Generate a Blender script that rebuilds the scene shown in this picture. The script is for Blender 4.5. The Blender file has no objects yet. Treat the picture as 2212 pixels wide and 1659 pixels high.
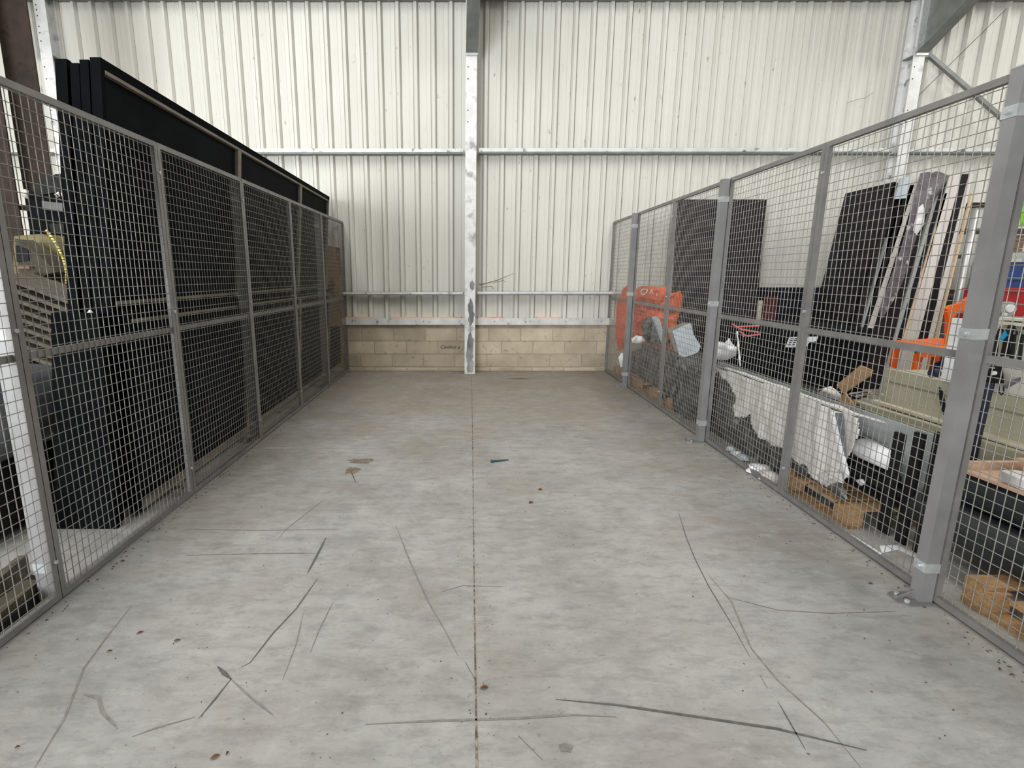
import bpy, math, random
from mathutils import Vector, Matrix, noise
random.seed(7)
C = bpy.context.scene.collection
# ------------------------------------------------------------------ camera model
F_, CX, CY = 1133.0, 985.0, 829.5
TH = math.atan(234.5/1133); CO, SI = math.cos(TH), math.sin(TH); H = 1.487
WY = 8.22                                     # inner face of the back wall
SL = 0.0245                                   # the two fences run at this slope in plan
def LX(y): return -1.8925 + SL*y
def RX(y): return 2.155 + SL*y
def ray(px, py):
    u = (px-CX)/F_; v = (py-CY)/F_
    return u, CO - v*SI, -SI - v*CO
def at_f(px, py, z=0.0):
    u, y, k = ray(px, py); t = (z-H)/k; return Vector((u*t, y*t, z))
def at_y(px, py, Y):
    u, y, k = ray(px, py); t = Y/y; return Vector((u*t, Y, H+k*t))
def at_x(px, py, X, s=0.0):
    u, y, k = ray(px, py); t = X/(u-s*y); return Vector((u*t, y*t, H+k*t))
def at_r(px, py, o=0.0): return at_x(px, py, 2.155+o, SL)
def at_l(px, py, o=0.0): return at_x(px, py, -1.8925-o, SL)
# ------------------------------------------------------------------ materials
def mat(name, c1, c2=None, scale=6.0, rough=0.6, metal=0.0, bump=0.0, stretch=(1,1,1), detail=5, lo=0.35, hi=0.65,
        c3=None, scale3=40.0, lo3=0.6, hi3=0.7, alpha=1.0, bscale=None, spec=0.5, trans=0.0):
    m = bpy.data.materials.new(name); m.use_nodes = True
    nt = m.node_tree; n = nt.nodes; l = nt.links; b = n['Principled BSDF']
    b.inputs['Roughness'].default_value = rough; b.inputs['Metallic'].default_value = metal
    b.inputs['Specular IOR Level'].default_value = spec
    if alpha < 1: b.inputs['Alpha'].default_value = alpha
    if trans: b.inputs['Transmission Weight'].default_value = trans
    geo = n.new('ShaderNodeNewGeometry'); mp = n.new('ShaderNodeMapping'); mp.inputs['Scale'].default_value = stretch
    l.new(geo.outputs['Position'], mp.inputs['Vector'])
    nz = n.new('ShaderNodeTexNoise'); nz.inputs['Scale'].default_value = scale; nz.inputs['Detail'].default_value = detail
    l.new(mp.outputs[0], nz.inputs['Vector'])
    cr = n.new('ShaderNodeValToRGB'); cr.color_ramp.elements[0].position = lo; cr.color_ramp.elements[1].position = hi
    cr.color_ramp.elements[0].color = (*c1, 1); cr.color_ramp.elements[1].color = (*(c2 or c1), 1)
    l.new(nz.outputs[0], cr.inputs[0]); out = cr.outputs[0]
    if c3:
        n3 = n.new('ShaderNodeTexNoise'); n3.inputs['Scale'].default_value = scale3; n3.inputs['Detail'].default_value = 6
        l.new(mp.outputs[0], n3.inputs['Vector'])
        mr = n.new('ShaderNodeMapRange'); mr.inputs[1].default_value = lo3; mr.inputs[2].default_value = hi3
        l.new(n3.outputs[0], mr.inputs[0])
        mx = n.new('ShaderNodeMix'); mx.data_type = 'RGBA'; l.new(mr.outputs[0], mx.inputs[0])
        l.new(out, mx.inputs[6]); mx.inputs[7].default_value = (*c3, 1); out = mx.outputs[2]
    l.new(out, b.inputs['Base Color'])
    if bump:
        nb = n.new('ShaderNodeTexNoise'); nb.inputs['Scale'].default_value = bscale or scale*4; nb.inputs['Detail'].default_value = 6
        l.new(mp.outputs[0], nb.inputs['Vector'])
        bp = n.new('ShaderNodeBump'); bp.inputs['Strength'].default_value = bump; bp.inputs['Distance'].default_value = 0.01
        l.new(nb.outputs[0], bp.inputs['Height']); l.new(bp.outputs[0], b.inputs['Normal'])
    return m
M = {}
def concrete():
    m = bpy.data.materials.new('concrete_floor'); m.use_nodes = True
    nt = m.node_tree; n = nt.nodes; l = nt.links; b = n['Principled BSDF']
    geo = n.new('ShaderNodeNewGeometry')
    def nz(scale, st=(1,1,1), det=6, rg=0.55):
        mp = n.new('ShaderNodeMapping'); mp.inputs['Scale'].default_value = st; l.new(geo.outputs['Position'], mp.inputs[0])
        t = n.new('ShaderNodeTexNoise'); t.inputs['Scale'].default_value = scale; t.inputs['Detail'].default_value = det
        t.inputs['Roughness'].default_value = rg; l.new(mp.outputs[0], t.inputs[0]); return t.outputs[0]
    def ramp(f, a, c, lo, hi):
        r = n.new('ShaderNodeValToRGB'); r.color_ramp.elements[0].position = lo; r.color_ramp.elements[1].position = hi
        r.color_ramp.elements[0].color = (*a, 1); r.color_ramp.elements[1].color = (*c, 1); l.new(f, r.inputs[0]); return r.outputs[0]
    def mixc(f, a, bcol, mode='MIX'):
        x = n.new('ShaderNodeMix'); x.data_type = 'RGBA'; x.blend_type = mode
        if isinstance(f, float): x.inputs[0].default_value = f
        else: l.new(f, x.inputs[0])
        l.new(a, x.inputs[6])
        if isinstance(bcol, tuple): x.inputs[7].default_value = (*bcol, 1)
        else: l.new(bcol, x.inputs[7])
        return x.outputs[2]
    def rng(f, lo, hi, a=0.0, bb=1.0):
        r = n.new('ShaderNodeMapRange'); r.inputs[1].default_value = lo; r.inputs[2].default_value = hi
        r.inputs[3].default_value = a; r.inputs[4].default_value = bb; l.new(f, r.inputs[0]); return r.outputs[0]
    base = ramp(nz(1.3, det=10, rg=0.72), (0.255,0.248,0.235), (0.385,0.378,0.365), 0.34, 0.64)
    warm = rng(nz(0.8, (1,1,1), 7, 0.6), 0.50, 0.68, 0, 0.55)
    base = mixc(warm, base, (0.27,0.235,0.19))
    # brown dust and the dimmer light by the back wall, painted in together
    sp = n.new('ShaderNodeSeparateXYZ'); l.new(geo.outputs['Position'], sp.inputs[0])
    ad = n.new('ShaderNodeMath'); ad.operation = 'ADD'; l.new(rng(sp.outputs[1], 3.6, 6.5), ad.inputs[0]); l.new(rng(nz(1.6), 0.3, 0.7, -0.4, 0.4), ad.inputs[1])
    base = mixc(rng(ad.outputs[0], 0.0, 1.2, 0, 0.75), base, (0.27,0.225,0.17))
    streak = rng(nz(9, (0.7,1.7,1), 10, 0.78), 0.47, 0.66, 0, 0.55)
    base = mixc(streak, base, (0.15,0.145,0.135))
    light = rng(nz(7, (0.8,1.5,1), 9, 0.75), 0.54, 0.68, 0, 0.5)
    base = mixc(light, base, (0.43,0.425,0.41))
    speck = rng(nz(45, (0.7,1.3,1), 5, 0.65), 0.62, 0.72, 0, 0.6)
    base = mixc(speck, base, (0.10,0.085,0.07))
    l.new(base, b.inputs['Base Color'])
    rr = rng(nz(2.5), 0.3, 0.7, 0.45, 0.7); l.new(rr, b.inputs['Roughness'])
    b.inputs['Specular IOR Level'].default_value = 0.35
    bp = n.new('ShaderNodeBump'); bp.inputs['Strength'].default_value = 0.25; bp.inputs['Distance'].default_value = 0.004
    l.new(nz(18, (1,1,1), 8, 0.7), bp.inputs['Height']); l.new(bp.outputs[0], b.inputs['Normal'])
    return m
M['floor'] = concrete()
M['cream'] = mat('cream_cladding', (0.645,0.63,0.57), (0.69,0.678,0.625), 1.2, 0.5, 0.0, 0.0, (2,1,0.6), c3=(0.30,0.27,0.20), scale3=11, lo3=0.685, hi3=0.78)
def island(m, amt=0.22):
    nt = m.node_tree; n = nt.nodes; l = nt.links; b = n['Principled BSDF']
    src = b.inputs['Base Color'].links[0].from_socket
    g = n.new('ShaderNodeNewGeometry'); hs = n.new('ShaderNodeHueSaturation')
    r = n.new('ShaderNodeMapRange'); r.inputs[3].default_value = 1-amt; r.inputs[4].default_value = 1+amt*0.6
    l.new(g.outputs['Random Per Island'], r.inputs[0]); l.new(r.outputs[0], hs.inputs['Value'])
    l.new(src, hs.inputs['Color']); l.new(hs.outputs[0], b.inputs['Base Color']); return m
M['block'] = island(mat('concrete_block', (0.44,0.37,0.275), (0.56,0.48,0.37), 3, 0.9, 0, 0.5, c3=(0.30,0.25,0.18), scale3=14, lo3=0.6, hi3=0.75, bscale=60), 0.24)
M['mortar'] = mat('mortar', (0.36,0.31,0.24), (0.47,0.41,0.32), 8, 0.95, 0, 0.5)
M['galv'] = mat('galvanised_steel', (0.50,0.51,0.51), (0.66,0.67,0.67), 9, 0.42, 0.65, 0.03, (1,1,0.5))
M['galv_b'] = mat('bright_galvanised_steel', (0.62,0.63,0.63), (0.80,0.80,0.79), 6, 0.45, 0.35, 0.05, c3=(0.18,0.18,0.18), scale3=10, lo3=0.60, hi3=0.72)
M['column'] = mat('weathered_zinc_column', (0.70,0.70,0.69), (0.86,0.86,0.85), 5, 0.5, 0.15, 0.05, c3=(0.36,0.36,0.37), scale3=5, lo3=0.54, hi3=0.68)
M['beam'] = mat('grey_steel_beam', (0.20,0.21,0.20), (0.27,0.28,0.27), 6, 0.5, 0.3, 0.03)
M['frame'] = mat('grey_fence_steel', (0.195,0.190,0.185), (0.255,0.247,0.24), 8, 0.42, 0.35, 0.02)
M['post'] = mat('grey_post_steel', (0.235,0.232,0.236), (0.295,0.292,0.296), 5, 0.42, 0.35, 0.02)
M['wire'] = mat('mesh_wire', (0.24,0.232,0.21), (0.30,0.29,0.26), 10, 0.42, 0.45)
M['zinc'] = mat('zinc_bracket', (0.46,0.49,0.51), (0.58,0.61,0.62), 20, 0.35, 0.5)
M['black'] = mat('black_board', (0.002,0.003,0.004), (0.005,0.006,0.008), 5, 0.75, 0, 0.1, spec=0.08)
M['blackend'] = mat('dusty_black_board', (0.0015,0.002,0.003), (0.004,0.005,0.006), 6, 0.85, 0, 0.1, (1,1,0.4), spec=0.06)
M['trail'] = mat('brown_grey_rail', (0.17,0.15,0.12), (0.25,0.22,0.175), 8, 0.6, 0.1, 0.05)
M['brown'] = mat('rusty_brown_steel', (0.018,0.010,0.006), (0.034,0.018,0.010), 7, 0.75, 0.1, 0.2, c3=(0.012,0.007,0.004), scale3=16, lo3=0.55, hi3=0.7)
M['oldwood'] = mat('weathered_board', (0.17,0.145,0.115), (0.25,0.215,0.175), 6, 0.85, 0, 0.2, (1,4,4))
M['oldwood_d'] = mat('dark_weathered_board', (0.07,0.06,0.048), (0.115,0.10,0.08), 6, 0.85, 0, 0.2, (1,4,4), spec=0.2)
M['guard'] = mat('dull_brown_guard', (0.05,0.043,0.03), (0.075,0.065,0.045), 6, 0.7, spec=0.2)
M['darkgrey'] = mat('dark_grey_paint', (0.012,0.014,0.013), (0.022,0.024,0.022), 8, 0.7, spec=0.2)
M['grey'] = mat('mid_grey_metal', (0.09,0.09,0.09), (0.13,0.13,0.13), 8, 0.5, 0.3)
M['olive'] = mat('olive_yellow_paint', (0.11,0.085,0.022), (0.17,0.135,0.04), 6, 0.5)
M['yellow'] = mat('yellow_orange_paint', (0.75,0.42,0.07), (0.85,0.52,0.10), 6, 0.5)
M['chrome'] = mat('bright_chrome', (0.80,0.80,0.80), (0.9,0.9,0.9), 6, 0.15, 1.0)
M['greytank'] = mat('grey_translucent_sack', (0.10,0.106,0.12), (0.15,0.157,0.175), 4, 0.6, 0, 0.2)
M['orange_bag'] = mat('orange_woven_plastic', (0.60,0.075,0.010), (0.76,0.115,0.016), 6, 0.42, 0, 0.6, c3=(0.40,0.035,0.006), scale3=9, lo3=0.55, hi3=0.7, bscale=14)
M['orange'] = mat('orange_plastic', (0.78,0.12,0.01), (0.84,0.15,0.015), 6, 0.45)
M['print_w'] = mat('white_print', (0.78,0.62,0.55), (0.85,0.72,0.66), 10, 0.5)
M['print_k'] = mat('black_print', (0.02,0.015,0.015), (0.03,0.02,0.02), 10, 0.6)
M['rock'] = mat('grey_rock_foam', (0.055,0.05,0.046), (0.15,0.14,0.13), 26, 0.95, 0, 1.0, bscale=40)
M['foamblue'] = mat('pale_blue_foil', (0.42,0.48,0.53), (0.54,0.60,0.65), 6, 0.6, 0, 0.1)
M['film'] = mat('dark_grey_stretch_film', (0.026,0.026,0.025), (0.075,0.075,0.072), 8, 0.3, 0, 0.9, c3=(0.32,0.31,0.29), scale3=7, lo3=0.61, hi3=0.72, bscale=14)
M['cloth'] = mat('white_quilted_sheet', (0.52,0.50,0.48), (0.62,0.60,0.58), 7, 0.8, 0, 0.5, (1,3,1), bscale=22)
M['white'] = mat('white_plastic', (0.70,0.70,0.72), (0.82,0.82,0.83), 8, 0.5, 0, 0.3)
M['paper'] = mat('white_paper', (0.66,0.68,0.72), (0.72,0.74,0.77), 8, 0.8)
M['wood'] = mat('pallet_wood', (0.28,0.16,0.07), (0.40,0.235,0.105), 9, 0.85, 0, 0.3, (1,4,4), c3=(0.20,0.11,0.05), scale3=30, lo3=0.5, hi3=0.7)
M['lightwood'] = mat('light_wood', (0.62,0.46,0.30), (0.72,0.55,0.37), 10, 0.75, 0, 0.1, (3,3,0.5))
M['card'] = mat('brown_cardboard', (0.34,0.20,0.10), (0.40,0.24,0.125), 8, 0.9)
M['whiteboard'] = mat('white_laminate_edge', (0.62,0.58,0.54), (0.74,0.70,0.66), 5, 0.6, 0, 0, (1,1,0.3))
M['greyboard'] = mat('pale_grey_laminate_edge', (0.33,0.34,0.33), (0.42,0.43,0.42), 5, 0.6)
M['darkboard'] = mat('dark_plum_laminate', (0.011,0.009,0.011), (0.02,0.016,0.019), 5, 0.6, spec=0.2)
M['blueboard'] = mat('dark_navy_board', (0.005,0.006,0.012), (0.010,0.011,0.02), 5, 0.7, spec=0.2)
M['pfilm'] = mat('torn_purple_film', (0.10,0.085,0.10), (0.19,0.165,0.185), 7, 0.35, 0, 0.6, c3=(0.6,0.6,0.6), scale3=8, lo3=0.62, hi3=0.7)
M['redboard'] = mat('dark_red_board', (0.07,0.012,0.014), (0.10,0.018,0.02), 5, 0.6)
M['beige'] = mat('beige_machine_paint', (0.34,0.32,0.23), (0.40,0.375,0.275), 3, 0.5, 0, 0.03)
M['beigel'] = mat('pale_machine_paint', (0.50,0.49,0.43), (0.58,0.57,0.51), 4, 0.5)
M['ledge'] = mat('worn_machine_edge', (0.55,0.49,0.37), (0.64,0.58,0.46), 12, 0.5)
M['navy'] = mat('navy_steel', (0.012,0.014,0.035), (0.02,0.023,0.05), 6, 0.5)
M['blue'] = mat('blue_plastic', (0.012,0.04,0.17), (0.02,0.06,0.22), 6, 0.5)
M['cyan'] = mat('cyan_blue_grip', (0.01,0.26,0.55), (0.02,0.32,0.62), 6, 0.5)
M['red'] = mat('red_plastic', (0.33,0.008,0.012), (0.42,0.012,0.016), 6, 0.5)
M['pink'] = mat('pink_plastic', (0.75,0.10,0.22), (0.85,0.15,0.28), 6, 0.5)
M['coral'] = mat('coral_strap', (0.62,0.12,0.11), (0.72,0.17,0.15), 6, 0.7)
M['green'] = mat('lime_green_plastic', (0.22,0.62,0.02), (0.28,0.70,0.03), 6, 0.5)
M['brickbrown'] = mat('brown_timber_end', (0.13,0.075,0.05), (0.22,0.13,0.09), 8, 0.85, 0, 0.3)
M['roll'] = mat('charcoal_membrane', (0.009,0.011,0.013), (0.017,0.02,0.023), 6, 0.55)
M['rubber'] = mat('black_rubber', (0.007,0.007,0.008), (0.013,0.013,0.014), 6, 0.7, spec=0.2)
M['tealmetal'] = mat('dark_teal_plastic', (0.02,0.07,0.08), (0.03,0.10,0.11), 9, 0.4)
M['bark'] = mat('brown_marked_board', (0.30,0.19,0.105), (0.36,0.235,0.135), 6, 0.85, 0, 0.1, (1,1,1), c3=(0.12,0.06,0.035), scale3=5, lo3=0.55, hi3=0.62)
M['scrape'] = mat('dull_scraped_zinc', (0.16,0.16,0.17), (0.42,0.42,0.43), 9, 0.6, 0.1, 0.1, (1,1,0.4))
M['pinkwood'] = mat('pinkish_wood', (0.40,0.26,0.18), (0.50,0.34,0.24), 10, 0.8, 0, 0.1, (3,1,3))
M['leaf'] = mat('dry_leaf', (0.10,0.035,0.015), (0.16,0.06,0.025), 30, 0.85)
M['grit'] = mat('dark_grit', (0.05,0.035,0.025), (0.10,0.07,0.05), 30, 0.95)
M['scuff'] = mat('dark_scuff', (0.07,0.07,0.066), (0.12,0.117,0.11), 40, 0.8)
M['scuffl'] = mat('faint_scuff', (0.16,0.152,0.14), (0.235,0.225,0.208), 30, 0.85)
M['stain'] = mat('brown_stain', (0.13,0.10,0.07), (0.22,0.175,0.13), 20, 0.85)
M['joint'] = mat('joint_dirt', (0.09,0.07,0.05), (0.30,0.26,0.21), 35, 0.9, lo=0.42, hi=0.6)
M['jointl'] = mat('filled_joint', (0.32,0.305,0.28), (0.38,0.365,0.34), 35, 0.9)
M['glow'] = mat('salmon_painted_glow', (0.75,0.36,0.24), (0.80,0.60,0.42), 3, 0.8)  # warm light leaking at the sill, put into a flat colour
M['cob'] = mat('dusty_cobweb', (0.20,0.15,0.09), (0.28,0.22,0.14), 20, 0.95)
M['glass'] = mat('pale_green_glass', (0.52,0.56,0.565), (0.58,0.62,0.625), 3, 0.12, 0, alpha=1.0, trans=0.35)
M['ink'] = mat('black_marker', (0.05,0.045,0.045), (0.12,0.11,0.10), 60, 0.8)
M['ceil'] = mat('roof_sheet', (0.55,0.54,0.50), (0.62,0.61,0.57), 3, 0.6)
M['ypcable'] = None
def stripes(name, a, bcol, freq, axis=2):
    m = bpy.data.materials.new(name); m.use_nodes = True; nt = m.node_tree; n = nt.nodes; l = nt.links; b = n['Principled BSDF']
    g = n.new('ShaderNodeNewGeometry'); w = n.new('ShaderNodeTexWave'); w.bands_direction = 'XYZ'[axis]; w.inputs['Scale'].default_value = freq
    l.new(g.outputs['Position'], w.inputs[0]); cr = n.new('ShaderNodeValToRGB'); cr.color_ramp.interpolation = 'CONSTANT'
    cr.color_ramp.elements[0].color = (*a, 1); cr.color_ramp.elements[1].color = (*bcol, 1); cr.color_ramp.elements[1].position = 0.25
    l.new(w.outputs[1], cr.inputs[0]); l.new(cr.outputs[0], b.inputs['Base Color']); b.inputs['Roughness'].default_value = 0.4; return m
M['ypcable'] = stripes('yellow_banded_cable', (0.03,0.03,0.03), (0.80,0.66,0.10), 14)
# ------------------------------------------------------------------ mesh helpers
class MB:
    def __init__(s): s.v = []; s.f = []; s.smooth = False
    def add(s, vs, fs):
        k = len(s.v); s.v += [Vector(x) for x in vs]; s.f += [tuple(i+k for i in f) for f in fs]; return s
    def box(s, x0, x1, y0, y1, z0, z1):
        return s.add([(x0,y0,z0),(x1,y0,z0),(x1,y1,z0),(x0,y1,z0),(x0,y0,z1),(x1,y0,z1),(x1,y1,z1),(x0,y1,z1)],
                     [(0,3,2,1),(4,5,6,7),(0,1,5,4),(1,2,6,5),(2,3,7,6),(3,0,4,7)])
    def prism(s, poly, off):
        off = Vector(off); n = len(poly); p = [Vector(x) for x in poly]
        return s.add(p + [x+off for x in p], [tuple(range(n-1,-1,-1)), tuple(range(n,2*n))] + [(i,(i+1)%n,n+(i+1)%n,n+i) for i in range(n)])
    def bar(s, p0, p1, w, h, up=(0,0,1)):
        p0 = Vector(p0); p1 = Vector(p1); d = (p1-p0).normalized(); u = Vector(up)
        a = d.cross(u)
        if a.length < 1e-4: a = d.cross(Vector((0,1,0)))
        a.normalize(); b = a.cross(d).normalized()
        q = [a*(-w/2)+b*(-h/2), a*(w/2)+b*(-h/2), a*(w/2)+b*(h/2), a*(-w/2)+b*(h/2)]
        return s.prism([p0+x for x in q], p1-p0)
    def tube(s, pts, r, n=8, caps=True):
        pts = [Vector(p) for p in pts]; rs = r if isinstance(r, (list,tuple)) else [r]*len(pts); k = len(s.v)
        ref = None
        for i, p in enumerate(pts):
            d = (pts[min(i+1,len(pts)-1)]-pts[max(i-1,0)]).normalized()
            if ref is None:
                ref = d.cross(Vector((0,0,1)))
                if ref.length < 1e-3: ref = Vector((1,0,0))
            ref = (ref - d*ref.dot(d)).normalized(); b = d.cross(ref)
            for j in range(n):
                a = 2*math.pi*j/n; s.v.append(p + ref*(rs[i]*math.cos(a)) + b*(rs[i]*math.sin(a)))
        for i in range(len(pts)-1):
            for j in range(n): s.f.append((k+i*n+j, k+i*n+(j+1)%n, k+(i+1)*n+(j+1)%n, k+(i+1)*n+j))
        if caps:
            s.f.append(tuple(k+j for j in range(n-1,-1,-1))); s.f.append(tuple(k+(len(pts)-1)*n+j for j in range(n)))
        return s
    def puff(s, poly, normal, depth, rings=5, amp=0.0, fr=8.0, back=0.4, seed=0):
        poly = [Vector(p) for p in poly]
        q = []
        for i, p in enumerate(poly):                       # refine the outline
            q += [p, p.lerp(poly[(i+1) % len(poly)], 0.33), p.lerp(poly[(i+1) % len(poly)], 0.67)]
        N = Vector(normal).normalized(); c = sum(q, Vector())/len(q); n = len(q)
        for side, dep in ((1, depth), (-1, depth*back)):
            k = len(s.v)
            for r in range(rings):
                sc = 1 - r/rings; o = dep*math.sqrt(max(0, 1-sc*sc))
                for p in q:
                    w = c + (p-c)*sc; e = amp*noise.noise(w*fr + Vector((seed,0,0))) if r else 0
                    s.v.append(w + N*(side*(o+e)))
            s.v.append(c + N*(side*dep)); t = len(s.v)-1
            for r in range(rings-1):
                for j in range(n):
                    a = (k+r*n+j, k+r*n+(j+1)%n, k+(r+1)*n+(j+1)%n, k+(r+1)*n+j)
                    s.f.append(a if side > 0 else a[::-1])
            for j in range(n):
                a = (k+(rings-1)*n+j, k+(rings-1)*n+(j+1)%n, t); s.f.append(a if side > 0 else a[::-1])
        s.smooth = True; return s
    def crumple(s, x0, x1, y0, y1, z0, z1, n=10, amp=0.02, fr=6.0, skew=0.0, seed=0):
        lo = Vector((x0,y0,z0)); hi = Vector((x1,y1,z1)); idx = {}
        def vid(i, j, k):
            key = (i,j,k)
            if key not in idx:
                p = Vector((x0+(x1-x0)*i/n, y0+(y1-y0)*j/n, z0+(z1-z0)*k/n))
                w = p*fr + Vector((seed,0,0))
                d = Vector((noise.noise(w), noise.noise(w+Vector((9,0,0))), noise.noise(w+Vector((0,9,0)))))*amp
                if k == 0: d.z = 0
                p = p + d; p.x += skew*p.y; s.v.append(p); idx[key] = len(s.v)-1
            return idx[key]
        for a in range(n):
            for b in range(n):
                s.f += [(vid(a,b,0),vid(a,b+1,0),vid(a+1,b+1,0),vid(a+1,b,0)), (vid(a,b,n),vid(a+1,b,n),vid(a+1,b+1,n),vid(a,b+1,n)),
                        (vid(a,0,b),vid(a+1,0,b),vid(a+1,0,b+1),vid(a,0,b+1)), (vid(a,n,b),vid(a,n,b+1),vid(a+1,n,b+1),vid(a+1,n,b)),
                        (vid(0,a,b),vid(0,a,b+1),vid(0,a+1,b+1),vid(0,a+1,b)), (vid(n,a,b),vid(n,a+1,b),vid(n,a+1,b+1),vid(n,a,b+1))]
        s.smooth = True; return s
    def sheet(s, poly, o, cell=0.018, amp=0.02, fr=7.0, thick=0.004, seed=0):
        """ragged hanging sheet in the plane o behind the right fence; poly is (y,z)"""
        ys = [p[0] for p in poly]; zs = [p[1] for p in poly]
        def inside(y, z):
            c = False; j = len(poly)-1
            for i in range(len(poly)):
                (yi, zi), (yj, zj) = poly[i], poly[j]
                if (zi > z) != (zj > z) and y < (yj-yi)*(z-zi)/(zj-zi)+yi: c = not c
                j = i
            return c
        idx = {}
        def vid(i, j):
            if (i,j) not in idx:
                y = min(ys)+i*cell; z = min(zs)+j*cell
                d = amp*noise.noise(Vector((y*fr*1.6, z*fr*0.5, seed))) + 0.5*amp*noise.noise(Vector((y*fr*3, z*fr, seed+5)))
                s.v.append(Vector((2.155+o+SL*y+d, y, z))); idx[(i,j)] = len(s.v)-1
            return idx[(i,j)]
        for i in range(int((max(ys)-min(ys))/cell)+1):
            for j in range(int((max(zs)-min(zs))/cell)+1):
                if inside(min(ys)+(i+.5)*cell, min(zs)+(j+.5)*cell): s.f.append((vid(i,j), vid(i,j+1), vid(i+1,j+1), vid(i+1,j)))
        k = len(s.v); nf = list(s.f)
        edges = {}
        for f in nf:
            for a, b in zip(f, f[1:]+f[:1]): edges[(a,b)] = 1
        s.v += [v+Vector((thick,0,0)) for v in s.v]
        s.f += [tuple(i+k for i in f[::-1]) for f in nf]
        for (a, b) in edges:
            if (b, a) not in edges: s.f.append((b, a, a+k, b+k))
        s.smooth = True; return s
BASE = {}
def link(name, mb, m, parent=None, base=(0,0,0)):
    base = Vector(base); me = bpy.data.meshes.new(name)
    me.from_pydata([v-base for v in mb.v], [], mb.f); me.update()
    if mb.smooth:
        for p in me.polygons: p.use_smooth = True
    me.materials.append(M[m] if isinstance(m, str) else m)
    o = bpy.data.objects.new(name, me); C.objects.link(o)
    if parent is not None: o.parent = parent; BASE[o.name] = BASE[parent.name]
    else: o.location = base; BASE[o.name] = base
    return o
def T(name, label, cat, base=(0,0,0), rz=0, group=None):
    o = bpy.data.objects.new(name, None); C.objects.link(o); o.empty_display_size = 0.1
    o.location = base; o.rotation_euler = (0,0,rz); o['label'] = label; o['category'] = cat
    if group: o['group'] = group
    BASE[o.name] = Vector(base); return o
def part(name, mb, m, parent, label=None, local=False):
    o = link(name, mb, m, parent, (0,0,0) if local else BASE[parent.name])
    if label: o['label'] = label
    return o
def one(name, label, cat, mb, m, group=None):
    xs = [v.x for v in mb.v]; ys = [v.y for v in mb.v]; zs = [v.z for v in mb.v]
    o = link(name, mb, m, None, ((min(xs)+max(xs))/2, (min(ys)+max(ys))/2, min(zs)))
    o['label'] = label; o['category'] = cat
    if group: o['group'] = group
    return o
def struct(name, mb, m, parent=None):
    o = link(name, mb, m, parent)
    if parent is None: o['kind'] = 'structure'
    return o
def dup(root, loc, label):
    r = root.copy(); C.objects.link(r); r.location = loc; r['label'] = label
    for ch in root.children:
        c = ch.copy(); C.objects.link(c); c.parent = r
    return r
def text(name, body, size, origin, xdir, ydir, m, parent, shear=0.0, thick=0.001):
    cu = bpy.data.curves.new(name, 'FONT'); cu.body = body; cu.size = size; cu.shear = shear; cu.extrude = thick; cu.resolution_u = 3
    to = bpy.data.objects.new(name+'_tmp', cu); C.objects.link(to); bpy.context.view_layer.update()
    me = bpy.data.meshes.new_from_object(to.evaluated_get(bpy.context.evaluated_depsgraph_get()))
    C.objects.unlink(to); bpy.data.objects.remove(to)
    x = Vector(xdir).normalized(); y = Vector(ydir).normalized(); z = x.cross(y)
    mx = Matrix(((x.x,y.x,z.x,0),(x.y,y.y,z.y,0),(x.z,y.z,z.z,0),(0,0,0,1)))
    mx.translation = Vector(origin) - BASE[parent.name]
    me.transform(mx); me.materials.clear(); me.materials.append(M[m]); me.name = name
    o = bpy.data.objects.new(name, me); C.objects.link(o); o.parent = parent; BASE[o.name] = BASE[parent.name]; return o
def ring(c, r, axis='y', n=10):
    out = []
    for i in range(n):
        a = 2*math.pi*i/n; d = {'y':(math.cos(a),0,math.sin(a)), 'x':(0,math.cos(a),math.sin(a)), 'z':(math.cos(a),math.sin(a),0)}[axis]
        out.append(Vector(c)+Vector(d)*r)
    return out
def disc(mb, c, r, axis, h, n=10):
    off = {'x':(h,0,0),'y':(0,h,0),'z':(0,0,h)}[axis]; return mb.prism(ring(c, r, axis, n), off)
# ================================================================== THE SETTING
XL, XR, YF, ZC = -11.5, 13.0, -9.0, 6.6
floor = struct('floor', MB().box(XL, XR, YF, WY+0.3, -0.15, 0.0), 'floor')
def ribbon(name, pts, w, m, z=0.0012, taper=True, jit=0.0):
    P = [at_f(*p) for p in pts]; Q = []
    for a, b in zip(P, P[1:]):
        k = max(1, int((b-a).length/0.06)); Q += [a.lerp(b, i/k) for i in range(k)]
    Q.append(P[-1]); mb = MB(); n = len(Q); vs = []
    for i, p in enumerate(Q):
        d = (Q[min(i+1,n-1)]-Q[max(i-1,0)]).normalized(); s = Vector((-d.y, d.x, 0)); t = i/(n-1)
        ww = w*(min(1, 0.25+3*t, 0.25+3*(1-t)) if taper else 1)*(1+jit*noise.noise(p*9))
        vs += [p+s*ww/2+Vector((0,0,z)), p-s*ww/2+Vector((0,0,z))]
    mb.add(vs, [(2*i, 2*i+1, 2*i+3, 2*i+2) for i in range(n-1)])
    return struct(name, mb, m, floor)
ribbon('control_joint', [(1019,812),(1021,968),(1024,1250),(1030,1659),(1033,1900)], 0.006, 'joint', taper=False, jit=0.8)
ribbon('control_joint', [(560,969),(800,968),(1220,967),(1520,966)], 0.010, 'jointl', taper=False, jit=0.6)
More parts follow.
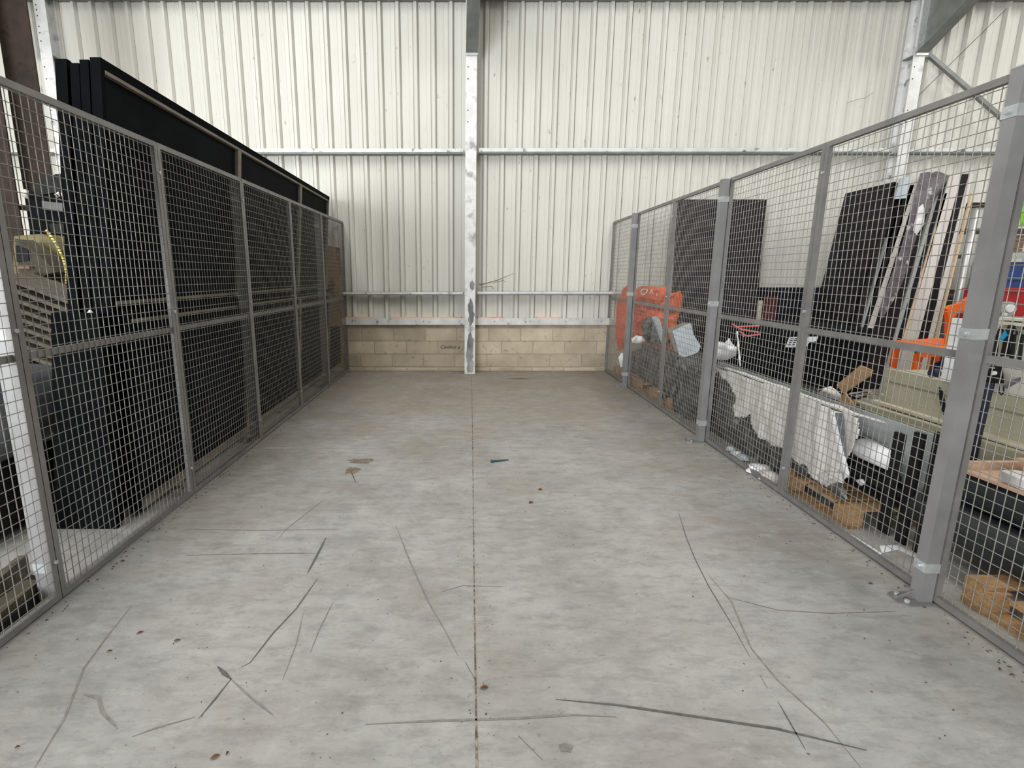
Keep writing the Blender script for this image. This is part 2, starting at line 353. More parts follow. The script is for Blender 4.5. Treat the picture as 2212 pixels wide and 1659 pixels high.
for pts, w, m in [([(1200,1511),(1330,1523),(1500,1548),(1680,1575),(1872,1621)], 0.011, 'scuff'),
        ([(790,1565),(930,1558),(1100,1553),(1240,1545),(1330,1549)], 0.009, 'scuffl'),
        ([(704,1162),(690,1190),(664,1239)], 0.013, 'scuff'), ([(686,1250),(640,1315),(590,1368),(540,1432),(520,1442)], 0.007, 'scuff'),
        ([(470,1440),(485,1455),(500,1468)], 0.018, 'scuff'), ([(500,1466),(465,1510),(430,1552)], 0.009, 'scuff'),
        ([(500,1468),(545,1510),(590,1545)], 0.007, 'scuffl'),
        ([(1465,1105),(1482,1160),(1500,1205),(1530,1265),(1590,1365),(1620,1420)], 0.005, 'scuff'), ([(1642,1460),(1658,1487)], 0.007, 'scuff'),
        ([(1530,1242),(1580,1300),(1622,1400),(1680,1470),(1780,1560),(1860,1659)], 0.007, 'scuffl'),
        ([(1570,1290),(1680,1318),(1790,1325),(1935,1321)], 0.006, 'scuffl'), ([(1680,1515),(1740,1620)], 0.005, 'scuff'),
        ([(855,1135),(885,1212),(925,1300),(960,1360),(990,1418)], 0.007, 'scuffl'), ([(1005,1430),(1026,1468)], 0.008, 'scuff'),
        ([(285,1308),(235,1370),(180,1445),(140,1550),(75,1659)], 0.008, 'scuffl'), ([(180,1500),(212,1508),(222,1540),(255,1575)], 0.012, 'scuffl'),
        ([(285,1592),(340,1572),(420,1550)], 0.008, 'scuffl'), ([(400,1143),(560,1146),(740,1143)], 0.006, 'scuffl'), ([(400,1200),(560,1196),(700,1195)], 0.007, 'scuffl'),
        ([(757,1015),(769,1044)], 0.008, 'scuff'), ([(700,1080),(620,1142),(600,1165)], 0.006, 'scuffl'),
        ([(950,1280),(1000,1265),(1090,1268)], 0.005, 'scuffl'), ([(655,1325),(640,1390),(610,1470)], 0.005, 'scuffl'),
        ([(720,1300),(690,1360),(670,1410)], 0.005, 'scuffl'), ([(1120,1590),(1172,1642)], 0.006, 'scuff'), ([(1820,1065),(1850,1110)], 0.005, 'scuffl')]:
    ribbon('scuff_mark', pts, w, m)
def blot(name, px, py, rx, ry, m, seed):
    c = at_f(px, py); vs = [c+Vector((0,0,0.0010))]; n = 28
    for i in range(n):
        a = 2*math.pi*i/n; k = 1+0.5*noise.noise(Vector((math.cos(a)*2, math.sin(a)*2, seed)))
        vs.append(c+Vector((rx*k*math.cos(a), ry*k*math.sin(a), 0.0010)))
    return struct(name, MB().add(vs, [(0, i+1, (i+1)%n+1) for i in range(n)]), m, floor)
blot('floor_stain', 780, 996, 0.10, 0.055, 'stain', 1); blot('floor_stain', 762, 1016, 0.055, 0.07, 'stain', 2)
blot('floor_stain', 1222, 1615, 0.022, 0.016, 'scuffl', 3); blot('floor_stain', 1120, 818, 0.16, 0.05, 'stain', 4); blot('floor_stain', 600, 968, 0.14, 0.03, 'jointl', 5)
# back wall: ribbed cladding above a block plinth
wall = struct('wall_back', MB().box(XL, XR, WY+0.035, WY+0.3, 0.0, ZC), 'cream')
xs = []
k0 = int((XL-0.43)/0.25)
prof = []
x = XL
for k in range(k0, 60):
    c = 0.431+0.25*k - 0.0
    if c-0.05 < XL or c+0.05 > XR: continue
    prof += [(c-0.044, 0.0), (c-0.0425, 0.012), (c-0.0395, 0.012), (c-0.038, 0.0), (c-0.0185, -0.050), (c+0.0185, -0.050), (c+0.038, 0.0), (c+0.0395, 0.012), (c+0.0425, 0.012), (c+0.044, 0.0), (c+0.105, 0.0), (c+0.111, -0.004), (c+0.145, -0.004), (c+0.151, 0.0)]
prof = [(XL, 0.0)] + prof + [(XR, 0.0)]
mb = MB(); n = len(prof)
mb.add([(px, WY+py, 0.80) for px, py in prof]+[(px, WY+py, ZC) for px, py in prof], [(i, i+1, n+i+1, n+i) for i in range(n-1)])
struct('ribbed_cladding', mb, 'cream', wall)
plinth = struct('plinth', MB().box(XL, XR, WY-0.010, WY+0.034, 0.0, 0.735), 'mortar', wall)
mb = MB(); j = 0.005
rows = [(0.0,0.055,-0.46), (0.066,0.262,0.293+0.02), (0.270,0.468,0.52+0.02), (0.476,0.676,0.32+0.02)]
SH = 0.175
for z0, z1, ph in rows:
    k = -24
    while True:
        xa = ph+SH+0.5*k; k += 1
        if xa < XL+0.02: continue
        if xa+0.5 > XR-0.02: break
        e = 0.003*noise.noise(Vector((xa, z0*7, 0)))
        a, b_ = xa+j, xa+0.5-j
        y0 = WY-0.018+e; c = 0.006
        mb.add([(a,WY,z0),(b_,WY,z0),(b_,WY,z1),(a,WY,z1),(a,y0+c,z0),(b_,y0+c,z0),(b_,y0+c,z1),(a,y0+c,z1),(a+c,y0,z0+c),(b_-c,y0,z0+c),(b_-c,y0,z1-c),(a+c,y0,z1-c)],
               [(8,9,10,11),(4,5,9,8),(5,6,10,9),(6,7,11,10),(7,4,8,11),(0,1,5,4),(1,2,6,5),(2,3,7,6),(3,0,4,7)])
struct('block_course', mb, 'block', wall)
g = at_y(950, 751, WY-0.03)
BASE[wall.name] = Vector((0,0,0))
text('handwriting', 'Confinit o', 0.076, (g.x, WY-0.0215, g.z-0.012), (1,0,-0.02), (0,0,1), 'ink', wall, shear=0.4, thick=0.0008)
# zinc sill angle over the blocks, with salmon strips painting in a leaking glow under the cladding
sill = struct('trim_1', MB().box(XL, XR, WY-0.062, WY-0.058, 0.735, 0.838).box(XL, XR, WY-0.058, WY+0.03, 0.735, 0.739), 'galv_b')
for fa, fb in ((-1.72,-1.30), (-1.0,0.08), (0.34,0.72), (1.25,1.6)): struct('glow_strip', MB().box(fa, fb, WY-0.056, WY-0.002, 0.740, 0.856), 'glow', sill)
for k in range(-4, 7): struct('rivet', disc(MB(), (k*0.55+0.05, WY-0.062, 0.790), 0.008, 'y', -0.004, 6), 'grey', sill)
wl = struct('wall_left', MB().box(XL-0.2, XL, YF, WY, 0, ZC), 'cream')
wr = struct('wall_right', MB().box(XR, XR+0.2, YF, WY, 0, ZC), 'cream')
struct('wall_front', MB().box(XL, -10.2, YF-0.2, YF, 0, ZC).box(-3.0, XR, YF-0.2, YF, 0, ZC).box(-10.2, -3.0, YF-0.2, YF, 4.7, ZC), 'cream')
RL = [(-9.0, 1.4), (-2.6, 1.5), (3.4, 1.2), (9.6, 1.4)]
edges = [XL]
for c, w in RL: edges += [c-w/2, c+w/2]
edges.append(XR)
mb = MB()
for i in range(0, len(edges), 2): mb.box(edges[i], edges[i+1], YF, WY+0.3, ZC, ZC+0.1)
for c, w in RL: mb.box(c-w/2, c+w/2, YF, 0.2, ZC, ZC+0.1).box(c-w/2, c+w/2, 6.6, WY+0.3, ZC, ZC+0.1)
struct('ceiling', mb, 'ceil')
# steel frame of the shed: columns, rafters, eaves beam, rails
def column(x, name, label):
    t = T(name, label, 'column', (x, 8.09, 0)); w = 0.157
    part('front_flange', MB().box(x-w/2, x+w/2, 7.96, 7.972, 0.0, 6.0), 'column', t)
    part('web', MB().box(x-0.004, x+0.004, 7.972, 8.15, 0.0, 6.0), 'galv_b', t)
    part('rear_flange', MB().box(x-w/2, x+w/2, 8.15, 8.16, 0.0, 6.0), 'column', t)
    part('stiffener_plate', MB().box(x-w/2, x+w/2, 7.975, 8.15, 4.44, 4.455).box(x-w/2, x+w/2, 7.975, 8.15, 3.19, 3.20), 'beam', t)
    for z in (3.6,3.75,4.15,4.3,4.62,4.72,4.80,4.93,5.0,5.06): part('bolt_hole', disc(MB(), (x-0.045, 7.9605, z), 0.009, 'y', -0.002, 8), 'darkgrey', t)
    return t
COLX = (-5.62, 0.212, 6.36)
column(COLX[0], 'steel_column', 'pale zinc steel column at the far left behind the rusty brown post')
column(COLX[1], 'steel_column', 'white-grey zinc steel column in the middle of the back wall, running to the floor')
column(COLX[2], 'steel_column', 'pale zinc steel column on the right of the back wall, behind the fence')
def rafter(x, label):
    t = T('roof_rafter', label, 'rafter', (x, 7.95, 4.45)); w = 0.165
    y0, z0 = 7.955, 4.46; y1, z1 = 6.55, 5.22
    part('bottom_flange', MB().prism([(x-w/2,y0,z0),(x+w/2,y0,z0),(x+w/2,y1,z1),(x-w/2,y1,z1)], (0,0,0.014)), 'beam', t)
    part('web', MB().prism([(x-0.005,y0,z0+.014),(x-0.005,y1,z1+.014),(x-0.005,y1,6.0),(x-0.005,y0,6.0)], (0.01,0,0)), 'beam', t)
    part('end_plate', MB().box(x-w/2, x+w/2, 7.938, 7.953, 4.44, 5.75), 'galv', t)
    for z in (4.6, 4.72, 4.9, 5.0):
        for e in (-0.05, 0.05): part('bolt', disc(MB(), (x+e, 7.938, z), 0.012, 'y', -0.012, 6), 'zinc', t)
    return t
BASE_MID = [o for o in C.objects if o.name.startswith('steel_column') and abs(o.location.x-COLX[1]) < .01][0]
def patch(x0, x1, z0, z1, seed):
    mb = MB(); n = 26; L_ = []; R_ = []
    for i in range(n+1):
        z = z0+(z1-z0)*i/n
        k = min(1, 0.05+5*i/n, 0.05+4*(n-i)/n) if z0 > 0.1 else min(1, 0.05+4*(n-i)/n); xm = (x0+x1)/2+0.02*noise.noise(Vector((z*5,seed+3,0))); hw = (x1-x0)/2*k
        L_.append((xm-hw+0.018*noise.noise(Vector((z*16,seed,0))), 7.9592, z)); R_.append((xm+hw+0.018*noise.noise(Vector((z*16,seed+7,0))), 7.9592, z))
    mb.add(L_+R_, [(i, n+1+i, n+2+i, i+1) for i in range(n)]); return part('scraped_patch', mb, 'scrape', BASE_MID, 'dull grey scraped patch')
patch(COLX[1]-0.045, COLX[1]+0.055, 0.02, 0.66, 1); patch(COLX[1]-0.03, COLX[1]+0.05, 0.72, 1.16, 2); patch(COLX[1]-0.005, COLX[1]+0.06, 1.27, 1.42, 3)
rafter(COLX[0]-0.25, 'grey steel roof rafter above the far left column, mostly out of frame')
rafter(COLX[1]+0.006, 'grey steel roof rafter meeting the middle column, seen end on')
rafter(COLX[2]+0.02, 'grey steel roof rafter slanting up from the right column')
one('eaves_beam', 'long grey eaves beam along the very top of the back wall', 'beam', MB().box(XL+0.01, XR-0.01, 7.985, 8.160, 5.197, 5.5), 'beam')
def girt(xa, xb, z0, z1, label):
    t = T('wall_rail', label, 'rail', ((xa+xb)/2, 8.1, z0))
    part('front_lip', MB().box(xa, xb, 8.045, 8.049, z0+0.020, z1), 'galv_b', t)
    part('channel', MB().box(xa, xb, 8.052, WY-0.052, z0, z0+0.020).box(xa, xb, 8.049, WY-0.052, z1-0.004, z1), 'beam', t, 'underside coloured dark for its shade')  # darker steel colour stands for the shade under the rail
    for e in (xa+0.03, xb-0.03): part('bolt', disc(MB(), (e, 8.045, z0+0.034), 0.010, 'y', -0.010, 6), 'zinc', t)
    return t
a, b_ = COLX[1]-0.115, COLX[1]+0.115
girt(COLX[0]+0.10, a, 3.200, 3.268, 'upper galvanised wall rail left of the middle column')
girt(b_, COLX[2]-0.10, 3.206, 3.274, 'upper galvanised wall rail between the middle and right columns')
girt(COLX[2]+0.12, XR-0.02, 3.206, 3.274, 'upper galvanised wall rail right of the right-hand column')
girt(COLX[0]-5.7, COLX[0]-0.1, 3.200, 3.268, 'upper galvanised wall rail at the far left edge')
girt(COLX[0]+0.10, a, 1.190, 1.242, 'lower galvanised wall rail left of the middle column')
girt(b_, COLX[2]-0.10, 1.196, 1.248, 'lower galvanised wall rail right of the middle column')
p, q = at_y(2003,116,8.0), at_y(2200,286,8.0)
t = T('diagonal_brace', 'thin grey diagonal brace running down right from the right column', 'brace', p)
part('rod', MB().bar(p, q, 0.05, 0.05), 'beam', t)
part('end_lug', MB().box(p.x-0.05, p.x+0.05, 7.98, 8.03, p.z-0.05, p.z+0.05), 'beam', t)
p, q = at_y(1966,224,8.12), at_y(2175,18,8.12)
t = T('bracing_wire', 'thin taut wire rising right from a hook beside the right column', 'wire', p)
part('cable', MB().tube([p, q], 0.004, 6), 'grey', t)
part('hook', MB().box(p.x-0.03, p.x+0.01, 8.10, 8.15, p.z-0.07, p.z), 'white', t)
for pts, lab in (([(1035,615),(1050,612),(1075,605),(1110,590)], 'brown dusty cobweb strand stretching right from the middle column'),
                 ([(1830,222),(1855,214),(1868,212),(1886,200)], 'thin dusty cobweb on the cladding left of the right column')):
    P = [at_y(x, y, 8.10) for x, y in pts]; mb = MB().tube(P, [0.012,0.008,0.006,0.002] if pts[0][0] < 1100 else 0.003, 5)
    if pts[0][0] < 1100: mb.tube([at_y(1040,620,8.12), at_y(1062,618,8.1), at_y(1066,624,8.1)], 0.005, 5).tube([at_y(1062,612,8.1), at_y(1086,606,8.1), at_y(1092,609,8.1)], 0.004, 5)
    one('cobweb', lab, 'cobweb', mb, 'cob')
# ================================================================== THE TWO MESH FENCES
PW, PH = 1.196, 2.275
def make_panel(label, group):
    t = T('mesh_panel', label, 'fence panel', (0,0,0), 0, group); w = 0.030; d = 0.026
    part('frame', MB().box(0,d,0,w,0.012,PH).box(0,d,PW-w,PW,0.012,PH).box(0,d,w,PW-w,0.012,0.012+w).box(0,d,w,PW-w,PH-w,PH), 'frame', t, local=True)
    part('middle_rail', MB().box(0.0,0.012,w,PW-w,1.130,1.162), 'frame', t, local=True)
    mb = MB()
    for i in range(1, 29): y = w/2+i*(PW-w)/29; mb.tube([(0.0165,y,0.03),(0.0165,y,PH-0.01)], 0.0021, 5, False)
    for i in range(1, 45): z = 0.012+i*0.0505; mb.tube([(0.0205,0.01,z),(0.0205,PW-0.01,z)], 0.0020, 5, False)
    mb.smooth = True
    part('wire_mesh', mb, 'wire', t, local=True)
    for z in (0.20, 1.26, 2.10):
        b = disc(MB(), (-0.010, PW-0.008, z), 0.010, 'x', d+0.020, 6)
        part('bolt', b, 'zinc', t, local=True)
    t.rotation_euler = (0,0,-math.atan(SL)); return t
ords = ['nearest the camera, cut by the frame edge', 'second from the camera', 'third from the camera', 'fourth from the camera', 'second from the back wall', 'last before the back wall']
proto = None
for side, fx in (('left', lambda y: LX(y)-0.026), ('right', RX)):
    for i in range(6):
        y = 1.002+1.2*i; lab = 'grey welded-mesh fence panel on the %s side, %s' % (side, ords[i])
        if proto is None: proto = make_panel(lab, 'welded mesh fence panels'); proto.location = (fx(y), y, 0)
        else: dup(proto, (fx(y), y, 0), lab)
def make_post(label):
    t = T('fence_post', label, 'fence post', (0,0,0), 0, 'square fence posts'); s = 0.058
    part('tube', MB().box(-s,0,-s/2,s/2,0.006,2.264), 'post', t, local=True)
    part('cap', MB().box(-s-0.002,0.002,-s/2-0.002,s/2+0.002,2.264,2.270), 'zinc', t, local=True)
    part('base_plate', MB().prism([(-0.155,-0.035,0),(-0.125,-0.055,0),(0.0,-0.055,0),(0.0,0.055,0),(-0.125,0.055,0),(-0.155,0.035,0)], (0,0,0.007))
         .prism([(-0.15,-0.004,0.007),(-s,-0.004,0.007),(-s,-0.004,0.05)], (0,0.008,0)), 'frame', t, local=True)
    for yb in (-0.03, 0.03): part('anchor_bolt', disc(MB(), (-0.115,yb,0.007), 0.011, 'z', 0.012, 6), 'zinc', t, local=True)
    for z in (0.155, 1.225, 2.085):
        m = MB().box(-s-0.003,0.005,-s/2-0.003,s/2+0.004,z,z+0.045); disc(m, (-s-0.004,0.0,z+0.022), 0.009, 'x', -0.010, 6)
        part('clamp', m, 'zinc', t, local=True)
    t.rotation_euler = (0,0,-math.atan(SL)); return t
pproto = None
for side, fx in (('right', lambda y: RX(y)-0.007), ('left', lambda y: LX(y)-0.028)):
    for y, o in ((2.2, 'nearest the camera'), (4.6, 'in the middle of the run'), (7.0, 'nearest the back wall')):
        lab = 'square grey post with zinc clamps, %s fence, %s' % (side, o)
        if side == 'left' and y == 2.2: lab = 'pale square post with zinc clamps behind the left fence, nearest the camera'
        if pproto is None: pproto = make_post(lab); pproto.location = (fx(y), y, 0)
        else: dup(pproto, (fx(y), y, 0), lab)
# ================================================================== LEFT: BLACK BOARDS BEHIND THE FENCE
def leaning(label, xb, xt, y0, y1, zt, th, name='black_board', frame=True, z0=0.0, posts=(), midz=None, grp=None, dx=0.0, edge='trail'):
    """framed board standing parallel to the fence, front face from xb (bottom) to xt (top)"""
    t = T(name, label, 'board', (xb-th/2, (y0+y1)/2, z0), 0, grp)
    fr = 0.028
    def X(z, y): return xb + (xt-xb)*(z-z0)/(zt-z0) + dx*(y-y0)
    def slab(mb, ya, yb, za, zb, f0, f1):
        pl = [(X(za,ya)+f0,ya,za),(X(za,yb)+f0,yb,za),(X(zb,yb)+f0,yb,zb),(X(zb,ya)+f0,ya,zb)]
        return mb.prism(pl, (f1-f0,0,0))
    part('sheet', slab(MB(), y0+0.004, y1-0.004, z0+0.004, zt-0.004, -th, -fr if frame else 0), 'black', t)
    part('end_edge', slab(MB(), y0-0.002, y0+0.03, z0, zt, -th, 0.0), 'blackend', t)
    if frame:
        w = 0.05
        part('frame_rail', slab(MB(), y0+0.03, y1, zt-w, zt, -fr, 0), 'blackend', t); part('edge_strip', slab(MB(), y0+0.03, y1-w, zt-w-0.018, zt-w, -fr, 0.001), edge, t, 'brown-grey strip')
        part('frame_rail', slab(MB(), y0+0.03, y1, z0, z0+w, -fr, 0), edge, t, 'brown-grey rail')
        if midz: part('frame_rail', slab(MB(), y0+0.03, y1-w, midz-0.02, midz, -fr, 0), edge, t, 'brown-grey rail')
        for py in posts: part('upright', slab(MB(), py-0.035, py+0.035, z0+w, zt-w, -fr, -0.001), edge, t, 'brown-grey upright')
        part('upright', slab(MB(), y1-w, y1, z0+w, zt-w, -fr, -0.001), edge, t, 'brown-grey upright')
    return t
leaning('tall black framed board leaning behind the left fence, front one of the stack', -2.075, -1.852, 3.02, 7.98, 2.60, 0.055, posts=(4.80, 6.60), midz=1.34, dx=0.0045)
for i, (xb, xt, z, lab) in enumerate([(-2.145,-1.922,2.592,'tall black board right behind the front one of the left stack'), (-2.215,-1.982,2.58,'tall black board third from the front of the left stack'),
                               (-2.30,-2.052,2.605,'tall black board at the back of the left stack, with a wider end')]):
    leaning(lab, xb, xt, 3.03+0.012*i, 7.95, z, 0.047 if i < 2 else 0.062, frame=False, grp=None)
leaning('waist-high black framed board standing just behind the left fence', -1.985, -1.905, 3.06, 7.97, 1.285, 0.05, posts=(4.80, 6.45), z0=0.03, dx=0.0075)
t = T('black_end_board', 'waist-high black board end standing across the near end of the left stack', 'board', (-2.2, 2.95, 0))
part('panel', MB().prism([(-2.40,2.90,0),(-2.03,2.90,0),(-1.965,2.90,1.285),(-2.225,2.90,1.285)], (0,0.05,0)), 'blackend', t)
part('rear_panel', MB().prism([(-2.40,2.953,0),(-2.05,2.953,0),(-1.99,2.953,1.275),(-2.225,2.953,1.275)], (0,0.045,0)), 'black', t)
one('white_debris', 'crumbs of white debris lying on top of the black end board', 'debris', MB().puff([(-2.045,2.925,1.286),(-2.03,2.915,1.286),(-2.012,2.93,1.286),(-2.03,2.94,1.286)], (0,0,1), 0.008, 4, 0.03, 90, back=0.1), 'white')
for y_, o_ in ((3.5,'nearest'),(5.6,'middle'),(7.4,'farthest')):
    one('packing_batten', 'short wooden batten under the waist-high black board, %s of three' % o_, 'batten', MB().box(-2.06,-1.93,y_,y_+0.08,0,0.028), 'oldwood', 'packing battens')
t = T('bark_board', 'brown stained board standing on the floor at the far end of the left fence', 'board', (-1.86, 7.98, 0))
part('panel', MB().prism([at_y(706,530,8.01), at_y(734,535,8.01), at_y(738,700,8.01), at_y(738,790,8.01), at_y(712,800,8.01)], (0,0.025,0)), 'bark', t)
part('lower_panel', MB().prism([at_y(712,705,8.0), at_y(734,705,8.0), at_y(736,780,8.0), at_y(714,798,7.995)], (0,0.013,0)), 'blackend', t, 'blackened lower half')
# rusty brown stanchions
def stanchion(px0, px1, y, label):
    a_, b2 = at_y(px0,350,y), at_y(px1,350,y); w = b2.x-a_.x; x0 = a_.x
    t = T('brown_steel_column', label, 'column', (x0+w/2, y+0.12, 0))
    part('front_flange', MB().box(x0, x0+w, y, y+0.02, 0, 6.0), 'brown', t)
    part('web', MB().box(x0+w/2-0.006, x0+w/2+0.006, y+0.02, y+0.16, 0, 6.0), 'brown', t)
    
stanchion(41, 107, 6.4, 'wide rusty brown steel column behind the near left fence')
stanchion(-40, 24, 6.2, 'rusty brown steel column cut by the left edge of the picture')
one('dark_crossbar', 'dark steel crossbar joining the two rusty brown columns', 'bar', MB().bar(at_y(18,446,6.30), at_y(72,452,6.30), 0.06, 0.05), 'brown')
# black machine with a grey hood
def P5(*pts, y=5.5): return [at_y(a, b, y) for a, b in pts]
t = T('bench_machine', 'tall black machine with sloping dark hood behind the near left fence', 'machine', (-4.1, 5.7, 0))
part('body', MB().prism(P5((62,425),(145,412),(150,560),(150,700),(66,700),(64,470)), (0,0.5,0)), 'black', t)
part('hood', MB().prism(P5((70,400),(120,376),(152,373),(152,415),(64,425)), (0,0.45,0)), 'darkgrey', t)
part('drawer', MB().prism(P5((90,434),(147,440),(147,459),(92,452), y=5.44), (0,0.1,0)), 'grey', t)
part('lamp_cap', MB().puff(P5((47,414),(52,408),(62,412),(60,430),(48,424), y=5.44), (0,-1,0), 0.03), 'beigel', t, 'pale rounded end cap')
part('chrome_head', MB().puff(P5((117,420),(122,416),(128,414),(131,432),(124,426), y=5.43), (0,-1,0), 0.03), 'chrome', t)
part('copper_block', MB().prism(P5((131,416),(145,416),(145,424),(133,424), y=5.43), (0,0.05,0)), 'lightwood', t, 'copper-coloured block')
part('lower_step', MB().prism(P5((105,483),(148,483),(148,505),(110,500), y=5.46), (0,0.1,0)), 'darkgrey', t)
cab = [at_y(a, b, 4.5) for a, b in ((100,497),(106,505),(118,522),(128,540),(135,555),(140,570),(144,590),(143,612),(139,640))]
one('banded_cable', 'yellow banded cable curving down in front of the black machine', 'cable', MB().tube(cab, 0.010, 8), 'ypcable')
t = T('olive_machine', 'olive yellow machine with brown slanting guard behind the near left fence', 'machine', (-3.6, 4.8, 0))
part('casing', MB().prism([at_y(*p, 4.75) for p in ((30,510),(90,505),(120,522),(130,540),(133,590),(122,612),(60,640),(60,1000),(20,1000))], (0,0.4,0)), 'olive', t)
part('guard', MB().prism([at_y(*p, 4.5) for p in ((32,516),(50,528),(80,548),(100,566),(122,588),(98,593),(92,607),(40,588))], (0,0.2,0)), 'guard', t, 'brown slanting guard')
part('dark_recess', MB().prism([at_y(*p, 4.48) for p in ((33,530),(60,540),(62,562),(36,566))], (0,0.03,0)), 'rubber', t)
part('handle_bar', MB().prism([at_y(*p, 4.46) for p in ((36,574),(64,576),(64,581),(36,580))], (0,0.03,0)), 'brickbrown', t)
part('yellow_bar', MB().prism([at_y(*p, 4.4) for p in ((98,611),(129,612),(126,620),(108,619))], (0,0.06,0)), 'yellow', t)
part('legs', MB().box(-3.62,-3.58,4.6,4.64,0,1.3).box(-3.30,-3.26,4.6,4.64,0,1.4), 'olive', t)
# stack of sloping grey boards
A0, A1 = Vector((-2.46,3.36,0)), Vector((-3.35,3.95,0)); wv = Vector((-0.33,-0.42,0)).normalized()*0.0
for i in range(9):
    z = 1.310-0.056*i; zz = z+0.150-0.011*i; sh = Vector((-0.012*i if i else 0, 0.004*i, 0))
    back = Vector((0.25,0.45,0))
    p0 = A0+sh+Vector((0,0,z)); p1 = A1+sh+Vector((0,0,zz))
    nm = ['topmost', 'second from the top', 'third from the top', 'fourth from the top', 'fifth from the top', 'fourth from the bottom', 'third from the bottom', 'second from the bottom', 'lowest'][i]
    one('sloping_board', 'weathered grey-brown board behind the near left post, %s of its sloping stack' % nm, 'board',
        MB().prism([p0, p0+Vector((-0.2,0.5,0.03)), p1+Vector((-0.2,0.5,0.03)), p1], (0,0,0.026)), 'oldwood_d', 'sloping stack of weathered boards')
t = T('pallet_rack', 'dark steel rack carrying the sloping stack of boards', 'rack', (-2.9, 3.75, 0))
part('upright', MB().box(-2.68,-2.63,3.48,3.53,0,0.775), 'darkgrey', t); part('upright', MB().box(-3.5,-3.45,4.1,4.15,0,0.86), 'darkgrey', t)
part('shelf_beam', MB().bar((-2.655,3.505,0.765),(-3.48,4.12,0.845),0.05,0.05), 'darkgrey', t)
# grey sack/tank and black cases beneath
mb = MB().puff([at_l(*p, 0.75) for p in ((-80,800),(0,790),(70,785),(118,790),(126,840),(136,885),(140,915),(120,932),(70,960),(20,992),(-60,1030))], (1,0.2,0), 0.10, 6, 0.03, 4, back=1.6)
one('grey_bulk_sack', 'soft grey bulk sack bulging behind the near left fence, under the boards', 'sack', mb, 'greytank')
one('black_case', 'low black case on the floor under the grey bulk sack', 'case', MB().box(-3.3,-2.56,2.35,3.3,0.06,0.47).box(-3.25,-2.6,2.4,2.5,0,0.06).box(-3.25,-2.6,3.1,3.2,0,0.06), 'rubber')
for i, (pts, z, h, m, lab) in enumerate([(((-120,1392),(45,1240),(66,1236),(-100,1392)), 0.0, 0.10, 'oldwood_d', 'weathered timber on the floor at the bottom left, farthest of three'),
        (((-110,1420),(70,1260),(118,1275),(-60,1432)), 0.0, 0.05, 'rubber', 'black rail on the floor at the bottom left, between the timbers')]):
    P = [at_f(*p, 0.0) for p in pts]
    one('floor_timber', lab, 'timber', MB().prism(P, (0,0,h)), m)
P = [at_f(*p, 0.05) for p in ((-80,1370),(60,1268),(90,1270),(-40,1380))]
one('floor_timber', 'weathered timber resting on the black rail at the bottom left, by the post', 'timber', MB().prism(P, (0,0,0.04)), 'guard')
# ================================================================== RIGHT: STORED GOODS BEHIND THE FENCE
def RP(pts, o): return [at_r(*p, o) for p in pts]
def YP(pts, y): return [at_y(*p, y) for p in pts]
def pallet(label, x, y, lx, ly, nblk=(2,3), rz=0.0, h=0.13):
    t = T('wooden_pallet', label, 'pallet', (x, y, 0), rz)
    for i in range(nblk[1]):
        for j_ in range(nblk[0]):
            bx = -lx/2 + (lx-0.09)*j_/(nblk[0]-1); by = -ly/2 + (ly-0.13)*i/(nblk[1]-1)
            part('block', MB().box(bx, bx+0.09, by, by+0.13, 0.018, h-0.02), 'wood', t, local=True)
    for j_ in range(nblk[0]):
        bx = -lx/2 + (lx-0.09)*j_/(nblk[0]-1)
        part('runner', MB().box(bx, bx+0.09, -ly/2, ly/2, 0, 0.018), 'wood', t, local=True)
    for i in range(5):
        by = -ly/2 + (ly-0.10)*i/4
        part('deck_board', MB().box(-lx/2, lx/2, by, by+0.10, h-0.02, h), 'wood', t, local=True)
    return t
pallet('brown wooden pallet under the orange bag in the far right corner', 2.82, 7.48, 0.80, 0.9)
pallet('brown wooden pallet under the grey wrapped block, right fence', 2.70, 6.35, 0.58, 1.25, (2,3))
pallet('brown wooden pallet under the draped glass sheets, behind grey film at the right fence', 2.75, 4.20, 0.40, 1.2)
pallet('orange-brown chipboard pallet at the foot of the white sheet', 2.62, 3.23, 0.56, 0.66, (2,2))
t = pallet('small wooden pallet end at the bottom right, under the charcoal rolls', 2.62, 1.75, 0.52, 0.9, (2,2), 0)
# sack under, then the orange bag
one('white_rubble_sack', 'crumpled white sack on the pallet below the orange bag', 'sack', MB().puff(YP([(1336,772),(1342,762),(1350,764),(1356,772),(1354,790),(1340,794)], 7.12), (0,-1,0), 0.05, 6, 0.05, 18), 'cloth')
mb = MB().crumple(2.50,3.05,7.25,7.7,0.132,0.40,8,0.04,5)
one('rubble_pile_sack', 'dull grey sack lying on the pallet, hidden beneath the orange bag', 'sack', mb, 'film')
out = [(1330,700),(1331,668),(1334,648),(1341,638),(1345,624),(1354,617),(1362,620),(1371,630),(1378,621),(1386,618),(1410,618),(1432,621),(1442,614),(1446,632),(1458,632),(1470,628),(1475,640),(1472,668),(1464,690),(1462,700),(1471,716),(1455,730),(1420,748),(1390,742),(1362,738),(1347,750),(1338,760),(1333,742),(1330,722)]
BY = 7.50
def BP(px, py): return at_y(px, py, 7.98-0.50*max(0, min(1, (px-1335)/70)))
t = T('orange_rubble_bag', 'bulging orange woven bag with white and black print in the far right corner', 'bag', at_y(1395,750,BY))
bag = part('sack', MB().puff([BP(*p) for p in out], (-0.25,-1,0), 0.16, 9, 0.085, 9, back=0.5), 'orange_bag', t)
o1 = at_y(1368,664,BY-0.20); o2 = at_y(1440,674,BY-0.20)
text('black_lettering', 'ALL ROOF & CYCLE', 0.068, o1, (o2-o1), (0,0,1), 'print_k', t)
pts = YP([(1384,628),(1391,624),(1399,625),(1396,632),(1388,638)], BY-0.15); ctr = sum(pts, Vector())/5
mb = MB()
